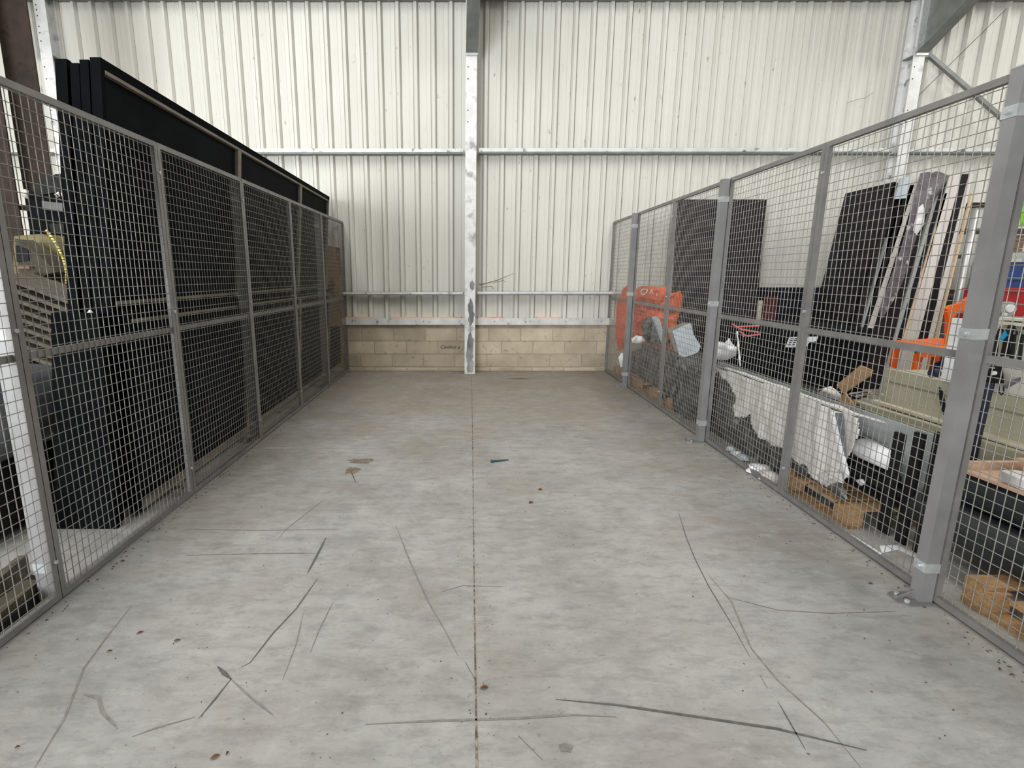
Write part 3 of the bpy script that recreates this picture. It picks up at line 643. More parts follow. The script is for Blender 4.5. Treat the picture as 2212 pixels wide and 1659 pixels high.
for i in range(5): mb.bar(pts[i], pts[(i+1)%5], 0.012, 0.012)
part('white_emblem', mb, 'print_w', t, 'white outlined emblem')
text('white_lettering', 'A', 0.085, at_y(1402,634,BY-0.16), (1,0,0), (0.1,0,1), 'print_w', t)
text('white_lettering', 'sr', 0.075, at_y(1416,638,BY-0.16), (1,0,-0.3), (0.1,0,1), 'print_w', t)
# wrapped blocks and offcuts
one('wrapped_block', 'dark grey block in crumpled stretch film on a pallet near the orange bag', 'block', MB().crumple(2.31,2.80,5.80,7.0,0.132,0.60,14,0.045,7,skew=SL,seed=3), 'film')
one('wrapped_block', 'dark block in torn stretch film beside the middle right fence post', 'block', MB().crumple(2.30,2.50,4.88,5.72,0.02,0.60,14,0.06,7,skew=SL,seed=8), 'film')
mb = MB().puff(YP([(1385,702),(1390,690),(1398,684),(1405,682),(1409,690),(1416,706),(1424,730),(1430,744),(1420,744),(1406,742),(1396,738),(1388,728)], 6.3), (-0.3,-1,0), 0.07, 5, 0.03, 18)
one('dark_foam_offcut', 'rough dark grey foam offcut standing on the wrapped block', 'offcut', mb, 'rock')
one('pale_foil_offcut', 'narrow pale blue foil-faced offcut leaning behind the dark foam piece', 'offcut', MB().prism(YP([(1409,689),(1419,684),(1426,690),(1434,722),(1432,742),(1424,742)], 6.42), (0,0.08,0)), 'foamblue')
t = T('foil_faced_board', 'large pale blue foil-faced insulation board propped beside the orange bag', 'board', at_y(1478,772,5.7))
part('foil_face', MB().prism(YP([(1453,716),(1480,702),(1493,698),(1498,722),(1514,748),(1507,762),(1478,772),(1467,766),(1461,742)], 5.62), (0,0.012,0)), 'foamblue', t)
part('foam_core', MB().prism(YP([(1443,712),(1478,697),(1493,698),(1480,703),(1453,717),(1461,742),(1467,766),(1458,758),(1450,735)], 5.635), (0,0.03,0)), 'oldwood', t, 'grey-brown foam edge')
one('white_offcut', 'small white crumpled offcut on top of the wrapped block', 'offcut', MB().puff(YP([(1364,732),(1374,724),(1388,727),(1396,738),(1380,742),(1366,740)], 6.6), (0,-1,0.3), 0.03, 6, 0.05, 18), 'cloth')
one('white_bag', 'crumpled white plastic bag right of the middle right post', 'bag', MB().puff(YP([(1538,742),(1552,737),(1566,742),(1574,730),(1582,742),(1590,752),(1588,770),(1570,778),(1545,776),(1534,765)], 5.3), (0,-1,0.2), 0.08, 5, 0.04, 14), 'white')
one('white_stick', 'thin white stick leaning beside the white plastic bag', 'stick', MB().bar(at_y(1592,716,5.25), at_y(1599,790,5.1), 0.012, 0.012), 'white')
nb = MB()
for a_, c_ in (((1582,700),(1600,712)),((1600,712),(1640,718)),((1598,716),(1612,726)),((1612,726),(1642,722)),((1592,706),(1640,704)),((1604,720),(1606,728))):
    nb.tube([at_y(*a_, 5.585), at_y(*c_, 5.58)], 0.010, 6)
one('coral_strap', 'tangled coral red strap on the front of the black covered crate', 'strap', nb, 'coral')
# boards against the back wall
def sheetboard(label, tl, tr, bl, br, y0, y1, m, name='leaning_board', cat='board', grp=None, drift=0.0):
    P = YP([tl, tr, br, bl], y0); return one(name, label, cat, MB().prism(P, (drift,y1-y0,0)), m, grp)
for i in range(4):
    a_ = at_y(1463+i*1.5,432+i*0.5,7.86); b2 = at_y(1651-i*2,432+i,7.86); zb = 0.0; y0 = 7.80+0.07*i
    one('black_wall_board', 'tall black board leaning on the back wall, %s of the four' % ['front', 'second from the front', 'third from the front', 'rearmost'][i], 'board',
        MB().prism([(a_.x+0.03*i,y0,a_.z-0.01*i),(b2.x-0.02*i,y0,b2.z-0.01*i),(b2.x-0.02*i,y0-0.10+0.02*i,0),(a_.x+0.03*i,y0-0.10+0.02*i,0)], (0,0.05,0)), 'darkboard', None)
t = T('black_wall_cabinet', 'low black cabinet with a dark red side against the back wall', 'cabinet', (5.0, 7.9, 0))
x0 = at_y(1653,622,7.70).x; x1 = at_y(1850,622,7.70).x; zt = at_y(1700,622,7.70).z
part('body', MB().box(x0, x1, 7.70, 8.12, 0, zt), 'blueboard', t)
part('side_panel', MB().box(x0+0.02, at_y(1680,650,7.69).x, 7.685, 7.699, 0.4, zt-0.12), 'redboard', t, 'dark red panel')
one('pale_post', 'pale yellow-green block standing left of the black wall cabinet', 'block', MB().box(at_y(1634,690,7.7).x+0.02, at_y(1652,690,7.7).x-0.01, 7.72, 7.80, 0, 1.13), 'ledge')
# boards on edge, leaning to the right; their front edges face the camera
FB = 6.85
one('dark_plum_board', 'wide dark plum board leaning right, leftmost of the boards stacked on edge', 'board',
    MB().prism([at_y(1931,393,FB), at_y(1826,418,7.62), at_y(1756,716,7.62)+Vector((-0.12,0,-0.62)), at_y(1812,745,FB)+Vector((-0.10,0,-0.55))], (0.03,0,0)), 'darkboard')
B = [  # label, top-left x, top y, width top, bottom-left x (at y 812), width bottom, material
 ('dark plum board edge behind the wide plum board', 1932, 396, 12, 1812, 16, 'darkboard'),
 ('thin pale grey board edge, first pale strip of the boards on edge', 1944, 432, 6, 1829, 6, 'greyboard'),
 ('dark plum board edge between two pale strips', 1951, 400, 24, 1836, 5, 'darkboard'),
 ('tall white board edge left of the torn purple film', 1976, 378, 14, 1842, 13, 'whiteboard'),
 ('dark board edge behind the torn purple film', 1991, 376, 36, 1856, 50, 'darkboard'),
 ('grey laminate board edge right of the torn purple film', 2030, 390, 7, 1907, 8, 'greyboard'),
 ('black board edge beside the tan strip', 2038, 384, 10, 1916, 10, 'blueboard'),
 ('thin tan wooden batten among the boards on edge', 2041, 418, 5, 1927, 6, 'lightwood'),
 ('widest white board edge among the boards on edge', 2052, 376, 26, 1936, 26, 'whiteboard'),
 ('dark plum board edge right of the widest white one', 2078, 376, 15, 1962, 22, 'darkboard'),
 ('white board edge, last white strip at the right', 2092, 376, 11, 1984, 12, 'whiteboard'),
 ('thin tan batten at the right end of the boards on edge', 2100, 416, 4, 2000, 5, 'lightwood')]
for i, (lab, xt_, yt_, wt, xb_, wb, m) in enumerate(B):
    P = YP([(xt_,yt_),(xt_+wt,yt_-1),(xb_+wb,812),(xb_,812)], FB)
    # carry the board on down to the floor along its own slope
    for a_, b2 in ((3,0),(2,1)):
        d = P[a_]-P[b2]; P[a_] = P[b2] + d*(P[b2].z/max(1e-3, P[b2].z-P[a_].z))
    depth = 0.025 if m == 'lightwood' else 0.78
    one('leaning_board', lab, 'board', MB().prism(P, (0.0,depth,0)), m, 'boards stored on edge')
one('pale_board_offcut', 'pale blue-grey rectangle of board at the top of the plum boards', 'offcut', MB().prism(YP([(1947,386),(1971,380),(1958,428),(1934,430)], 6.80), (0,0.03,0)), 'foamblue')
pf = MB().puff(YP([(1988,374),(2005,371),(2028,370),(2052,380),(2034,388),(2018,400),(2006,425),(1996,470),(1980,510),(1965,560),(1950,610),(1930,650),(1905,690),(1898,672),(1920,610),(1945,540),(1962,480),(1976,420)], 6.79), (0,-1,0), 0.02, 4, 0.02, 12)
one('torn_film', 'torn purple-grey plastic film hanging over the boards on edge', 'film', pf, 'pfilm')
one('white_film_scrap', 'scrap of white plastic caught on the torn purple film', 'scrap', MB().puff(YP([(1984,448),(1994,440),(1998,460),(1996,485),(1980,508),(1972,498),(1978,470)], 6.76), (0,-1,0), 0.02, 4, 0.02, 14), 'white')
# black covered crate with a paper on it
t = T('black_covered_crate', 'large crate under a black cover behind the right fence, a paper on its front', 'crate', (3.8, 6.2, 0))
part('cover', MB().crumple(3.08,4.45,5.60,6.7,0.0,0.935,10,0.012,5), 'black', t)
t = T('printed_paper', 'white printed sheet of paper stuck on the black covered crate', 'paper', at_y(1730,750,5.58))
PP = YP([(1697,750),(1705,728),(1768,727),(1764,737),(1748,740),(1740,751)], 5.582)
part('sheet', MB().prism(PP, (0,0.002,0)), 'paper', t)
mb = MB()
for r in range(4):
    y_ = 731+r*4.5
    for c_ in range(4):
        xa = 1708+c_*9-r*2; mb.bar(at_y(xa,y_,5.580), at_y(xa+6,y_,5.580), 0.002, 0.010)
part('print', mb, 'print_k', t, 'small dark print')
# glass sheets on edge with a white sheet thrown over them
gl = []
for i in range(4):
    x0 = 2.57+0.035*i; y0, y1, z1 = 2.62+0.09*i, 5.35-0.12*i, 0.625-0.012*i+0.0*i
    gl.append(one('glass_sheet', 'long pale green glass sheet standing on edge, %s of the four' % ['nearest the fence', 'second from the fence', 'third from the fence', 'farthest from the fence'][i], 'glass',
        MB().prism([(x0+SL*y0,y0,0.135),(x0+SL*y1,y1,0.135),(x0+SL*y1,y1,z1),(x0+SL*y0,y0,z1)], (0.012,0,0)), 'glass', 'glass sheets on edge'))
def yz(pts, o): return [(v.y, v.z) for v in RP(pts, o)]
cl = yz([(1543,793),(1600,811),(1660,831),(1705,847),(1760,867),(1800,884),(1828,892),(1852,903),(1854,935),(1846,962),(1830,985),(1818,1010),(1828,1032),(1820,1048),(1792,1052),(1770,1040),(1745,1022),(1710,992),(1690,967),(1664,962),(1640,946),(1625,926),(1618,893),(1611,901),(1588,901),(1583,880),(1588,858),(1572,828)], 0.14)
t = T('white_dust_sheet', 'white quilted sheet draped over the glass sheets behind the right fence', 'sheet', (2.38, 3.8, 0.2))
part('drape', MB().sheet(cl, 0.14, 0.012, 0.03, 6, 0.004, 2), 'cloth', t)
yy0, yy1 = min(p[0] for p in cl)+0.05, max(p[0] for p in cl)-0.05
fl_ = MB(); ns = 30; vs = []
for i in range(ns+1):
    y = yy0+(yy1-yy0)*i/ns
    for k in range(5):
        vs.append((2.155+0.14+SL*y+0.052*k, y, 0.672-0.012*k+0.012*noise.noise(Vector((y*6,k*0.7,1)))))
fl_.add(vs, [(i*5+k, i*5+k+1, (i+1)*5+k+1, (i+1)*5+k) for i in range(ns) for k in range(4)]); fl_.smooth = True
part('top_fold', fl_, 'cloth', t)
one('grey_film_skirt', 'dark grey plastic film hanging below and beside the white dust sheet', 'film',
    MB().sheet(yz([(1528,790),(1575,805),(1640,840),(1700,880),(1760,930),(1790,1000),(1780,1060),(1745,1070),(1700,1030),(1660,1012),(1600,985),(1565,968),(1532,948)], 0.20), 0.20, 0.014, 0.035, 7, 0.003, 9), 'film')
t = T('wrapped_glass', 'narrow wrapped strip of glass hanging out of the white dust sheet', 'glass', at_r(1812,1010,0.11))
part('edge', MB().prism(RP([(1793,892),(1797,890),(1829,1028),(1826,1032)], 0.10), (0.02,0,0)), 'white', t)
part('face', MB().prism(RP([(1797,892),(1818,893),(1824,960),(1826,1022)], 0.115), (0.01,0,0)), 'greytank', t, 'grey face')
rng_ = random.Random(3)
for i, (px, py, s_, m) in enumerate([(1577,975,.05,'foamblue'),(1590,985,.045,'white'),(1604,993,.05,'foamblue'),(1640,1022,.10,'white'),(1662,1038,.08,'cloth')]):
    c_ = at_f(px, py); pl = [c_+Vector((s_*math.cos(a)*rng_.uniform(.7,1.2), s_*1.3*math.sin(a)*rng_.uniform(.6,1.2), 0.0)) for a in [k*1.05 for k in range(6)]]
    one('floor_shard', ['pale blue shard on the floor, farthest of the row inside the right fence', 'white shard on the floor between two pale blue ones', 'pale blue shard on the floor nearest the crumpled white film',
        'crumpled white film on the floor just inside the right fence, farther piece', 'crumpled off-white film on the floor inside the right fence, by the intermediate post'][i], 'scrap',
        MB().puff([p+Vector((0,0,0.012)) for p in pl], (0,0,1), 0.03 if i < 3 else 0.06, 3, 0.01, 20, back=0.3), m)
for i, (pts, o, m, lab) in enumerate([([(1712,1010),(1738,1000),(1752,1018),(1742,1032),(1724,1032)], .15, 'film', 'torn grey plastic film lying on the chipboard pallet, left piece'),
        ([(1765,1025),(1790,1018),(1818,1022),(1822,1045),(1800,1035),(1775,1050)], .12, 'cloth', 'white end of the draped sheet gathered on the chipboard pallet'),
        ([(1790,1050),(1815,1040),(1828,1060),(1832,1085),(1810,1075)], .13, 'film', 'crumpled clear film spilling over the chipboard pallet'),
        ([(1852,1038),(1864,1034),(1870,1045),(1860,1050)], .3, 'white', 'small white scrap in the black stillage')]):
    one('film_scrap', lab, 'scrap', MB().puff(RP(pts, o), (-1,0,0.2), 0.03, 4, 0.03, 14), m)
# stillage with white roll
t = T('black_stillage', 'black steel stillage with upright stakes, right of the white dust sheet', 'stillage', (2.55, 2.85, 0))
for px, o in ((1932,.28),(1975,.29),(2019,.30)):
    a_ = at_r(px, 932, o); b2 = at_r(px+21, 935, o)
    part('stake', MB().box(a_.x, a_.x+0.018, min(a_.y,b2.y), max(a_.y,b2.y), 0.0, a_.z), 'rubber', t)
part('shelf_rail', MB().prism(RP([(1815,975),(1930,1030),(1930,1040),(1815,985)], 0.30), (0.05,0,0)), 'darkgrey', t)
part('shelf_rail', MB().prism(RP([(1830,1005),(1940,1062),(1940,1074),(1830,1018)], 0.33), (0.05,0,0)), 'darkgrey', t)
part('back_plate', MB().prism(RP([(1815,985),(1960,1050),(1960,1100),(1815,1070)], 0.385), (0.01,0,0)), 'rubber', t)
a_, b2 = at_r(1848,960,0.31), at_r(1932,1000,0.31)
t = T('white_roll', 'white rolled-up plastic sheeting lying in the black stillage', 'roll', a_)
m_ = MB().tube([a_, a_.lerp(b2,.03), a_.lerp(b2,.3), a_.lerp(b2,.6), b2], [0.045,0.056,0.066,0.062,0.055], 14); m_.smooth = True
part('sheeting', m_, 'white', t)
dv = (b2-a_).normalized()
part('strap', MB().tube([a_+dv*0.035, a_+dv*0.05], 0.066, 14), 'rubber', t, 'black strap')
# shiny steel rods, cardboard, crumpled wrap
for i, (p0, p1) in enumerate((((1838,851),(1880,846)),((1850,857),(1906,852)),((1745,846),(1790,840)))):
    one('steel_rod', ['short bright steel rod lying behind the cardboard, upper one', 'bright steel rod lying behind the cardboard, lower one', 'bright steel rod left of the crumpled wrap'][i], 'rod',
        MB().tube([at_r(*p0,.96), at_r(*p1,.96)], 0.013, 10), 'chrome')
one('rod_tray', 'black tray under the bright steel rods', 'tray', MB().box(3.02,3.28,4.10,4.85,0.36,0.49).box(3.04,3.08,4.12,4.16,0,0.36).box(3.04,3.08,4.75,4.79,0,0.36).box(3.16,3.2,4.12,4.16,0,0.36).box(3.16,3.2,4.75,4.79,0,0.36), 'rubber')
one('cardboard_strip', 'flat brown cardboard strip jutting up behind the glass sheets', 'cardboard', MB().prism(RP([(1806,832),(1858,789),(1884,800),(1878,812),(1822,850)], .86), (0.012,0,0)), 'card')
one('cardboard_flap', 'torn brown cardboard flap below the cardboard strip', 'cardboard', MB().prism(RP([(1804,872),(1824,848),(1842,872),(1846,888),(1812,880)], .80), (0.012,0,0)), 'card')
one('crumpled_wrap', 'crumpled grey-white plastic wrap left of the cardboard strip', 'wrap', MB().puff(RP([(1770,858),(1780,842),(1795,834),(1806,842),(1816,852),(1810,875),(1790,868)], .88), (-1,0,0.2), 0.05, 5, 0.04, 14), 'cloth')
# beige press brake
XM = 1.0
def PX(pts, o=XM): return RP(pts, o)
def strip(x_off, y0, y1, z0, z1, th):
    x0 = 2.155+x_off
    return MB().prism([(x0+SL*y0,y0,z0),(x0+SL*y1,y1,z0),(x0+SL*y1,y1,z1),(x0+SL*y0,y0,z1)], (th,0,0))
t = T('beige_machine', 'long beige steel machine running along behind the near right fence', 'machine', (3.5, 2.6, 0))
part('bed', strip(1.06, 0.9, 3.9, 0.0, 0.79, 0.7), 'beige', t)
part('upper_panel', strip(1.02, 1.0, 3.93, 0.545, 0.795, 0.04), 'beige', t)
part('fold_line', strip(1.012, 1.0, 3.90, 0.700, 0.708, 0.02), 'trail', t)
part('ledge', strip(0.97, 1.0, 3.96, 0.522, 0.545, 0.07), 'ledge', t, 'worn pale edge')
Ys = [4.0+0.07*math.cos(a) for a in [math.pi/2-k*math.pi/8 for k in range(9)]]
Zs = [0.46+0.075*math.sin(a) for a in [math.pi/2-k*math.pi/8 for k in range(9)]]
poly = [(3.13+SL*y+0.0, y, z) for y, z in zip(Ys, Zs)] + [(3.13+SL*1.0,1.0,0.315),(3.13+SL*1.0,1.0,0.52)]
part('fascia', MB().prism([(3.13,4.0,0.522)]+[(3.13,y,z) for y, z in zip(Ys,Zs)]+[(3.13,4.0,0.37),(3.13,1.0,0.32),(3.13,1.0,0.522)], (0.05,0,0)), 'beige', t)
for y, z in ((3.96,0.50),(3.90,0.485),(3.83,0.47),(3.92,0.41),(3.86,0.40),(2.86,0.40),(2.80,0.385),(2.76,0.38),(2.88,0.345),(2.82,0.335),(2.78,0.33)):
    part('bolt', disc(MB(), (3.13,y,z), 0.013, 'x', -0.008, 8), 'grey', t)
part('base_skirt', strip(0.99, 1.0, 3.7, 0.10, 0.315, 0.06), 'trail', t)
t = T('tool_cabinet', 'pale grey upright tool cabinet on the beige machine, right of the near right post', 'cabinet', (3.5, 2.9, 0.8))
part('carcass', strip(1.03, 2.0, 3.40, 0.797, 1.20, 0.5), 'beigel', t)
part('door_edge', strip(1.0, 3.33, 3.44, 0.80, 1.215, 0.03), 'white', t, 'white door edge')
part('knob', disc(MB(), (3.135+0.02,3.38,0.86), 0.03, 'x', -0.04, 12), 'navy', t, 'navy knob')
part('worktop', strip(0.97, 1.9, 3.14, 1.205, 1.225, 0.6), 'ledge', t); part('worktop_edge', strip(0.96, 1.9, 3.13, 1.232, 1.247, 0.6), 'beigel', t)
def RZ(px, py, o): return at_r(px, py, o)
hook = MB()
for px in (2160, 2190, 2209):
    c0 = RZ(px-6, 742, .97); c1 = RZ(px-4,716,.97); c2 = RZ(px+1,707,.97); c3 = RZ(px+6,714,.97); c4 = RZ(px+6,724,.97)
    hook.tube([c0,c1,c2,c3,c4], 0.005, 6)
one('hex_key_set', 'black hooks and hex keys hanging on the pale tool cabinet', 'tool', hook, 'rubber')
t = T('pliers', 'black pliers with a bright blue grip hanging on the tool cabinet', 'pliers', RZ(2172,770,.95))
part('jaw', MB().prism(RP([(2178,702),(2187,704),(2184,716),(2176,722),(2172,714)], .95), (0.02,0,0)), 'darkgrey', t)
part('grip', MB().prism(RP([(2168,716),(2176,716),(2172,728),(2164,737),(2159,733)], .95), (0.02,0,0)), 'cyan', t, 'bright blue grip')
part('shaft', MB().prism(RP([(2168,730),(2176,726),(2174,770),(2160,770)], .955), (0.02,0,0)), 'rubber', t)
for i, (xa, xb2) in enumerate(((2140,2150),(2178,2186),(2196,2203))):
    one('hanging_tool', 'dark hanging tool shank on the pale cabinet, %s' % ['left of the pliers', 'just right of the pliers', 'farthest right'][i], 'tool',
        MB().prism(RP([(xa+8,722),(xb2+6,722),(xb2-2,790),(xa,790)], .975), (0.012,0,0)), 'darkgrey')
t = T('switch_box', 'small black switch box with dials on the beige machine', 'switch box', RZ(2140,825,.94))
part('case', MB().prism(RP([(2130,790),(2152,792),(2154,828),(2122,828)], .95), (0.04,0,0)), 'rubber', t)
part('knob', disc(MB(), RZ(2150,806,.94), 0.012, 'x', -0.015, 8), 'white', t); part('lever', MB().bar(RZ(2132,793,.94), RZ(2148,795,.94), 0.008, 0.008), 'zinc', t)
for lp, wh in (([(2158,828),(2158,846),(2163,853),(2168,848),(2168,832)], 'longest loop'), ([(2126,826),(2124,840),(2120,845)], 'left end'), ([(2148,828),(2144,846),(2140,848)], 'middle one')):
    one('switch_cable', 'thin black cable hanging under the switch box, %s' % wh, 'cable', MB().tube([RZ(*q_, .93) for q_ in lp], 0.004, 6), 'rubber', 'switch box cables')
one('violet_screwdriver', 'dark violet screwdriver stuck out beside the switch box', 'screwdriver', MB().tube([RZ(2172,836,.93), RZ(2190,824,.93), RZ(2207,816,.93)], [0.012,0.016,0.006], 8), 'pfilm')
t = T('navy_stand', 'thin navy steel post standing in front of the beige machine', 'stand', at_f(2105,1010))
a_ = RZ(2136,828,.88); b2 = RZ(2104,1000,.88)
part('pole', MB().bar(a_, (a_.x,a_.y+0.02,0.0), 0.035, 0.035, (1,0,0)), 'navy', t)
part('flag_plate', MB().prism(RP([(2132,848),(2112,868),(2108,892),(2124,878)], .88), (0.01,0,0)), 'rubber', t)
part('foot', MB().box(a_.x-0.12, a_.x+0.12, a_.y-0.05, a_.y+0.09, 0, 0.02), 'navy', t)
one('black_strap', 'curved black strap hanging down the beige machine', 'strap', MB().prism(RP([(2028,836),(2034,843),(2039,862),(2042,885),(2042,906),(2034,886),(2029,862)], .955), (0.006,0,0)), 'rubber')
# orange chair
def chair():
    yb = 5.5; t = T('orange_chair', 'orange plastic chair standing beyond the beige machine', 'chair', (5.1, yb, 0))
    s0, s1 = 4.86, 5.36
    part('seat', MB().prism([(s0,yb-0.05,0.70),(s1+0.05,yb-0.10,0.74),(s1+0.08,yb+0.38,0.77),(s0+0.05,yb+0.38,0.74)], (0,0,0.03)).prism([(s0,yb-0.05,0.64),(s1+0.05,yb-0.1,0.68),(s1+0.05,yb-0.1,0.74),(s0,yb-0.05,0.70)], (0,0.02,0)), 'orange', t)
    part('backrest', MB().prism(YP([(2046,667),(2056,660),(2076,656),(2100,640),(2108,640),(2106,655),(2092,670),(2070,676),(2062,684),(2062,720),(2058,752),(2048,752),(2050,690)], yb+0.02), (0,0.05,0)), 'orange', t)
    for x, y in ((s0+0.03,yb),(s1,yb-0.04),(s0+0.08,yb+0.34),(s1+0.04,yb+0.34)):
        part('leg', MB().prism([(x-0.035,y-0.02,0.0),(x+0.025,y-0.02,0.0),(x+0.035,y-0.02,0.68),(x-0.035,y-0.02,0.68)], (0,0.04,0)), 'orange', t)
chair()
one('blue_sack', 'dark blue bag slumped on the floor under the orange chair', 'bag', MB().puff(YP([(1996,812),(2000,800),(2018,796),(2030,780),(2042,778),(2050,796),(2052,822),(2020,826)], 5.66)+[at_y(2010,826,5.66)+Vector((0,0,-0.06))], (0,-1,0), 0.12, 5, 0.04, 8), 'blue')
one('blue_box_pile', 'navy box standing on the floor beneath the blue bag', 'box', MB().box(4.95,5.28,5.55,5.78,0.0,0.36), 'navy')
# shelving on the right
t = T('storage_rack', 'galvanised storage rack with round uprights at the far right', 'rack', (7.2, 7.2, 0))
a_ = at_y(2108,450,7.0)
m_ = MB().tube([(a_.x,7.0,0),(a_.x,7.0,2.30)], 0.042, 14); m_.smooth = True; part('upright', m_, 'galv', t)
m_ = MB().tube([(a_.x+0.32,7.35,0),(a_.x+0.32,7.35,2.25)], 0.022, 10); m_.smooth = True; part('upright', m_, 'galv_b', t)
m_ = MB().tube([(a_.x+1.9,7.0,0),(a_.x+1.9,7.0,2.30)], 0.042, 14); m_.smooth = True; part('upright', m_, 'galv', t)
for z in (1.20, 1.72, 2.05):
    part('shelf', MB().box(a_.x-0.05, a_.x+2.0, 7.02, 7.6, z, z+0.03), 'grey', t)
part('shelf_beam', MB().box(a_.x, a_.x+1.9, 6.985, 7.015, 1.70, 1.78), 'galv', t)
one('beige_storage_box', 'pale beige box on the top shelf of the right-hand rack', 'box', MB().box(a_.x+0.05, a_.x+0.28, 7.05, 7.5, 2.081, 2.34), 'beigel')
one('dark_shelf_board', 'dark board lying on top of the beige storage box', 'board', MB().box(a_.x-0.02, a_.x+0.6, 7.03, 7.5, 2.342, 2.40), 'brown')
one('pink_bag', 'pink plastic bag on the right-hand rack, left of the near post', 'bag', MB().puff(YP([(2128,470),(2133,452),(2143,449),(2146,462),(2140,478),(2130,482)], 7.1), (0,-1,0), 0.08, 4, 0.02, 12), 'pink')
one('green_bag', 'lime green plastic bag on the rack at the right edge of the picture', 'bag', MB().puff(YP([(2203,488),(2206,462),(2213,430),(2240,440),(2240,490)], 7.0), (0,-1,0), 0.08, 4, 0.02, 12), 'green')
for i in range(3):
    xx = 7.35; z0 = 1.751+0.085*i
    one('brown_brick', 'brown brick stacked on the right-hand rack, %s' % ['bottom of three', 'middle of three', 'top of three'][i], 'brick', MB().box(at_y(2194,500,7.1).x-0.1, at_y(2194,500,7.1).x+0.12, 7.08, 7.3, z0, z0+0.08), 'brickbrown', 'bricks on the rack')
x2 = at_y(2184,590,7.0).x
for i, (z0, z1, m, nm, lab) in enumerate([(1.46,1.66,'blue','blue_crate','blue plastic crate on the right-hand rack, upper one'),(1.25,1.455,'blue','blue_crate','blue plastic crate on the right-hand rack, lower one')]):
    t = T(nm, lab, 'crate', (x2+0.35, 7.25, z0), 0, 'blue crates on the rack')
    part('tub', MB().box(x2-0.01, x2+0.75, 7.04, 7.5, z0, z1-0.03), m, t); part('rim', MB().box(x2-0.025, x2+0.765, 7.025, 7.515, z1-0.03, z1), m, t)
x3 = at_y(2166,650,6.2).x; z3 = at_y(2180,695,6.2).z
t = T('red_crate_table', 'grey table under the red crate, right of the near right post', 'table', (x3+0.4, 6.5, 0))
part('top', MB().box(x3-0.06, x3+1.0, 6.15, 6.9, z3-0.03, z3), 'grey', t)
for x_, y_ in ((x3-0.05,6.18),(x3+0.94,6.18),(x3-0.05,6.84),(x3+0.94,6.84)): part('leg', MB().box(x_, x_+0.04, y_, y_+0.04, 0, z3-0.03), 'grey', t)
t = T('red_crate', 'red plastic crate right of the near right post, under the blue crates', 'crate', (x3+0.3, 6.4, z3))
z4 = at_y(2180,624,6.2).z
part('tub', MB().box(x3, x3+0.7, 6.22, 6.7, z3+0.001, z4-0.03), 'red', t); part('rim', MB().box(x3-0.015, x3+0.715, 6.205, 6.715, z4-0.03, z4), 'red', t)
t = T('round_light', 'round white disc lamp with a handle in front of the red crate', 'lamp', at_y(2180,690,5.9))
m_ = MB(); disc(m_, at_y(2180,668,5.95), 0.085, 'y', 0.05, 20); part('dish', m_, 'greyboard', t)
m_ = MB(); disc(m_, at_y(2180,666,5.94), 0.045, 'y', -0.02, 16); part('lens', m_, 'white', t)
part('handle', MB().bar(at_y(2172,676,5.93), at_y(2162,694,5.93), 0.03, 0.03), 'white', t)
tb = at_y(2170,693,5.9)
one('lamp_shelf', 'narrow shelf unit the round white lamp stands on', 'shelf', MB().box(tb.x-0.15, tb.x+0.35, 5.86, 6.08, tb.z-0.03, tb.z).box(tb.x-0.14,tb.x-0.11,5.88,5.91,0,tb.z-0.03).box(tb.x+0.31,tb.x+0.34,5.88,5.91,0,tb.z-0.03).box(tb.x-0.14,tb.x-0.11,6.03,6.06,0,tb.z-0.03).box(tb.x+0.31,tb.x+0.34,6.03,6.06,0,tb.z-0.03), 'oldwood')
for i in range(5):
    one('stacked_timber', 'brown timber stacked by the back wall behind the rack, %s' % ['lowest', 'second up', 'third up', 'fourth up', 'topmost'][i], 'timber',
        MB().box(7.30+0.02*i, 8.7, 7.70, 8.05, 0.26*i, 0.26*i+0.248), 'brickbrown', 'stacked brown timbers')
# rolls, tray and paper at the bottom right
for i, (px, py0, py1, o, lab) in enumerate([(2060,1100,1190,.36,'upper'), (2060,1190,1262,.32,'lower')]):
    r = 0.095 if i == 0 else 0.10; z = 0.30 if i == 0 else 0.132; z = r+0.132 if i else r+0.132+0.184
    x = 2.62 if i == 0 else 2.53; y0, y1 = 0.95, (2.62 if i == 0 else 2.70)
    t = T('charcoal_roll', 'long charcoal membrane roll at the bottom right, %s one' % lab, 'roll', (x, 1.8, z-r), 0, 'charcoal membrane rolls')
    m_ = MB().tube([(x+SL*y0,y0,z),(x+SL*y1,y1,z)], r, 24); m_.smooth = False
    part('roll', m_, 'roll', t); part('core', MB().tube([(x+SL*y1,y1-0.01,z),(x+SL*y1,y1+0.004,z)], 0.03, 14), 'card', t, 'cardboard core')
one('charcoal_roll', 'long charcoal membrane roll lying behind the other two at the bottom right', 'roll', MB().tube([(2.79,0.95,0.232),(2.83,2.75,0.232)], 0.098, 24), 'roll')
t = T('wood_tray', 'pinkish wooden tray with white plastic on top of the charcoal rolls', 'tray', (2.66, 1.8, 0.505))
part('base', MB().box(2.58,2.88,1.1,2.55,0.506,0.520), 'pinkwood', t)
part('rim', MB().box(2.86,2.90,1.1,2.55,0.506,0.575).box(2.58,2.86,2.52,2.55,0.52,0.560), 'pinkwood', t)
one('white_film_sheet', 'crumpled white plastic film lying in the pinkish wooden tray', 'film', MB().crumple(2.60,2.80,1.15,2.36,0.522,0.575,10,0.014,10), 'white')
for i, (pts, lab) in enumerate([([(1820,1152),(1838,1155),(1905,1196),(1895,1208),(1850,1180)], 'strip of white film on the floor just inside the near right fence'),
        ([(1905,1196),(1900,1180),(1940,1178),(1975,1196),(1990,1200),(1985,1208),(1940,1188)], 'bent white film on the floor in front of the charcoal rolls')]):
    one('floor_film', lab, 'film', MB().prism([at_f(*p, 0.001) for p in pts], (0,0,0.003)), 'paper')
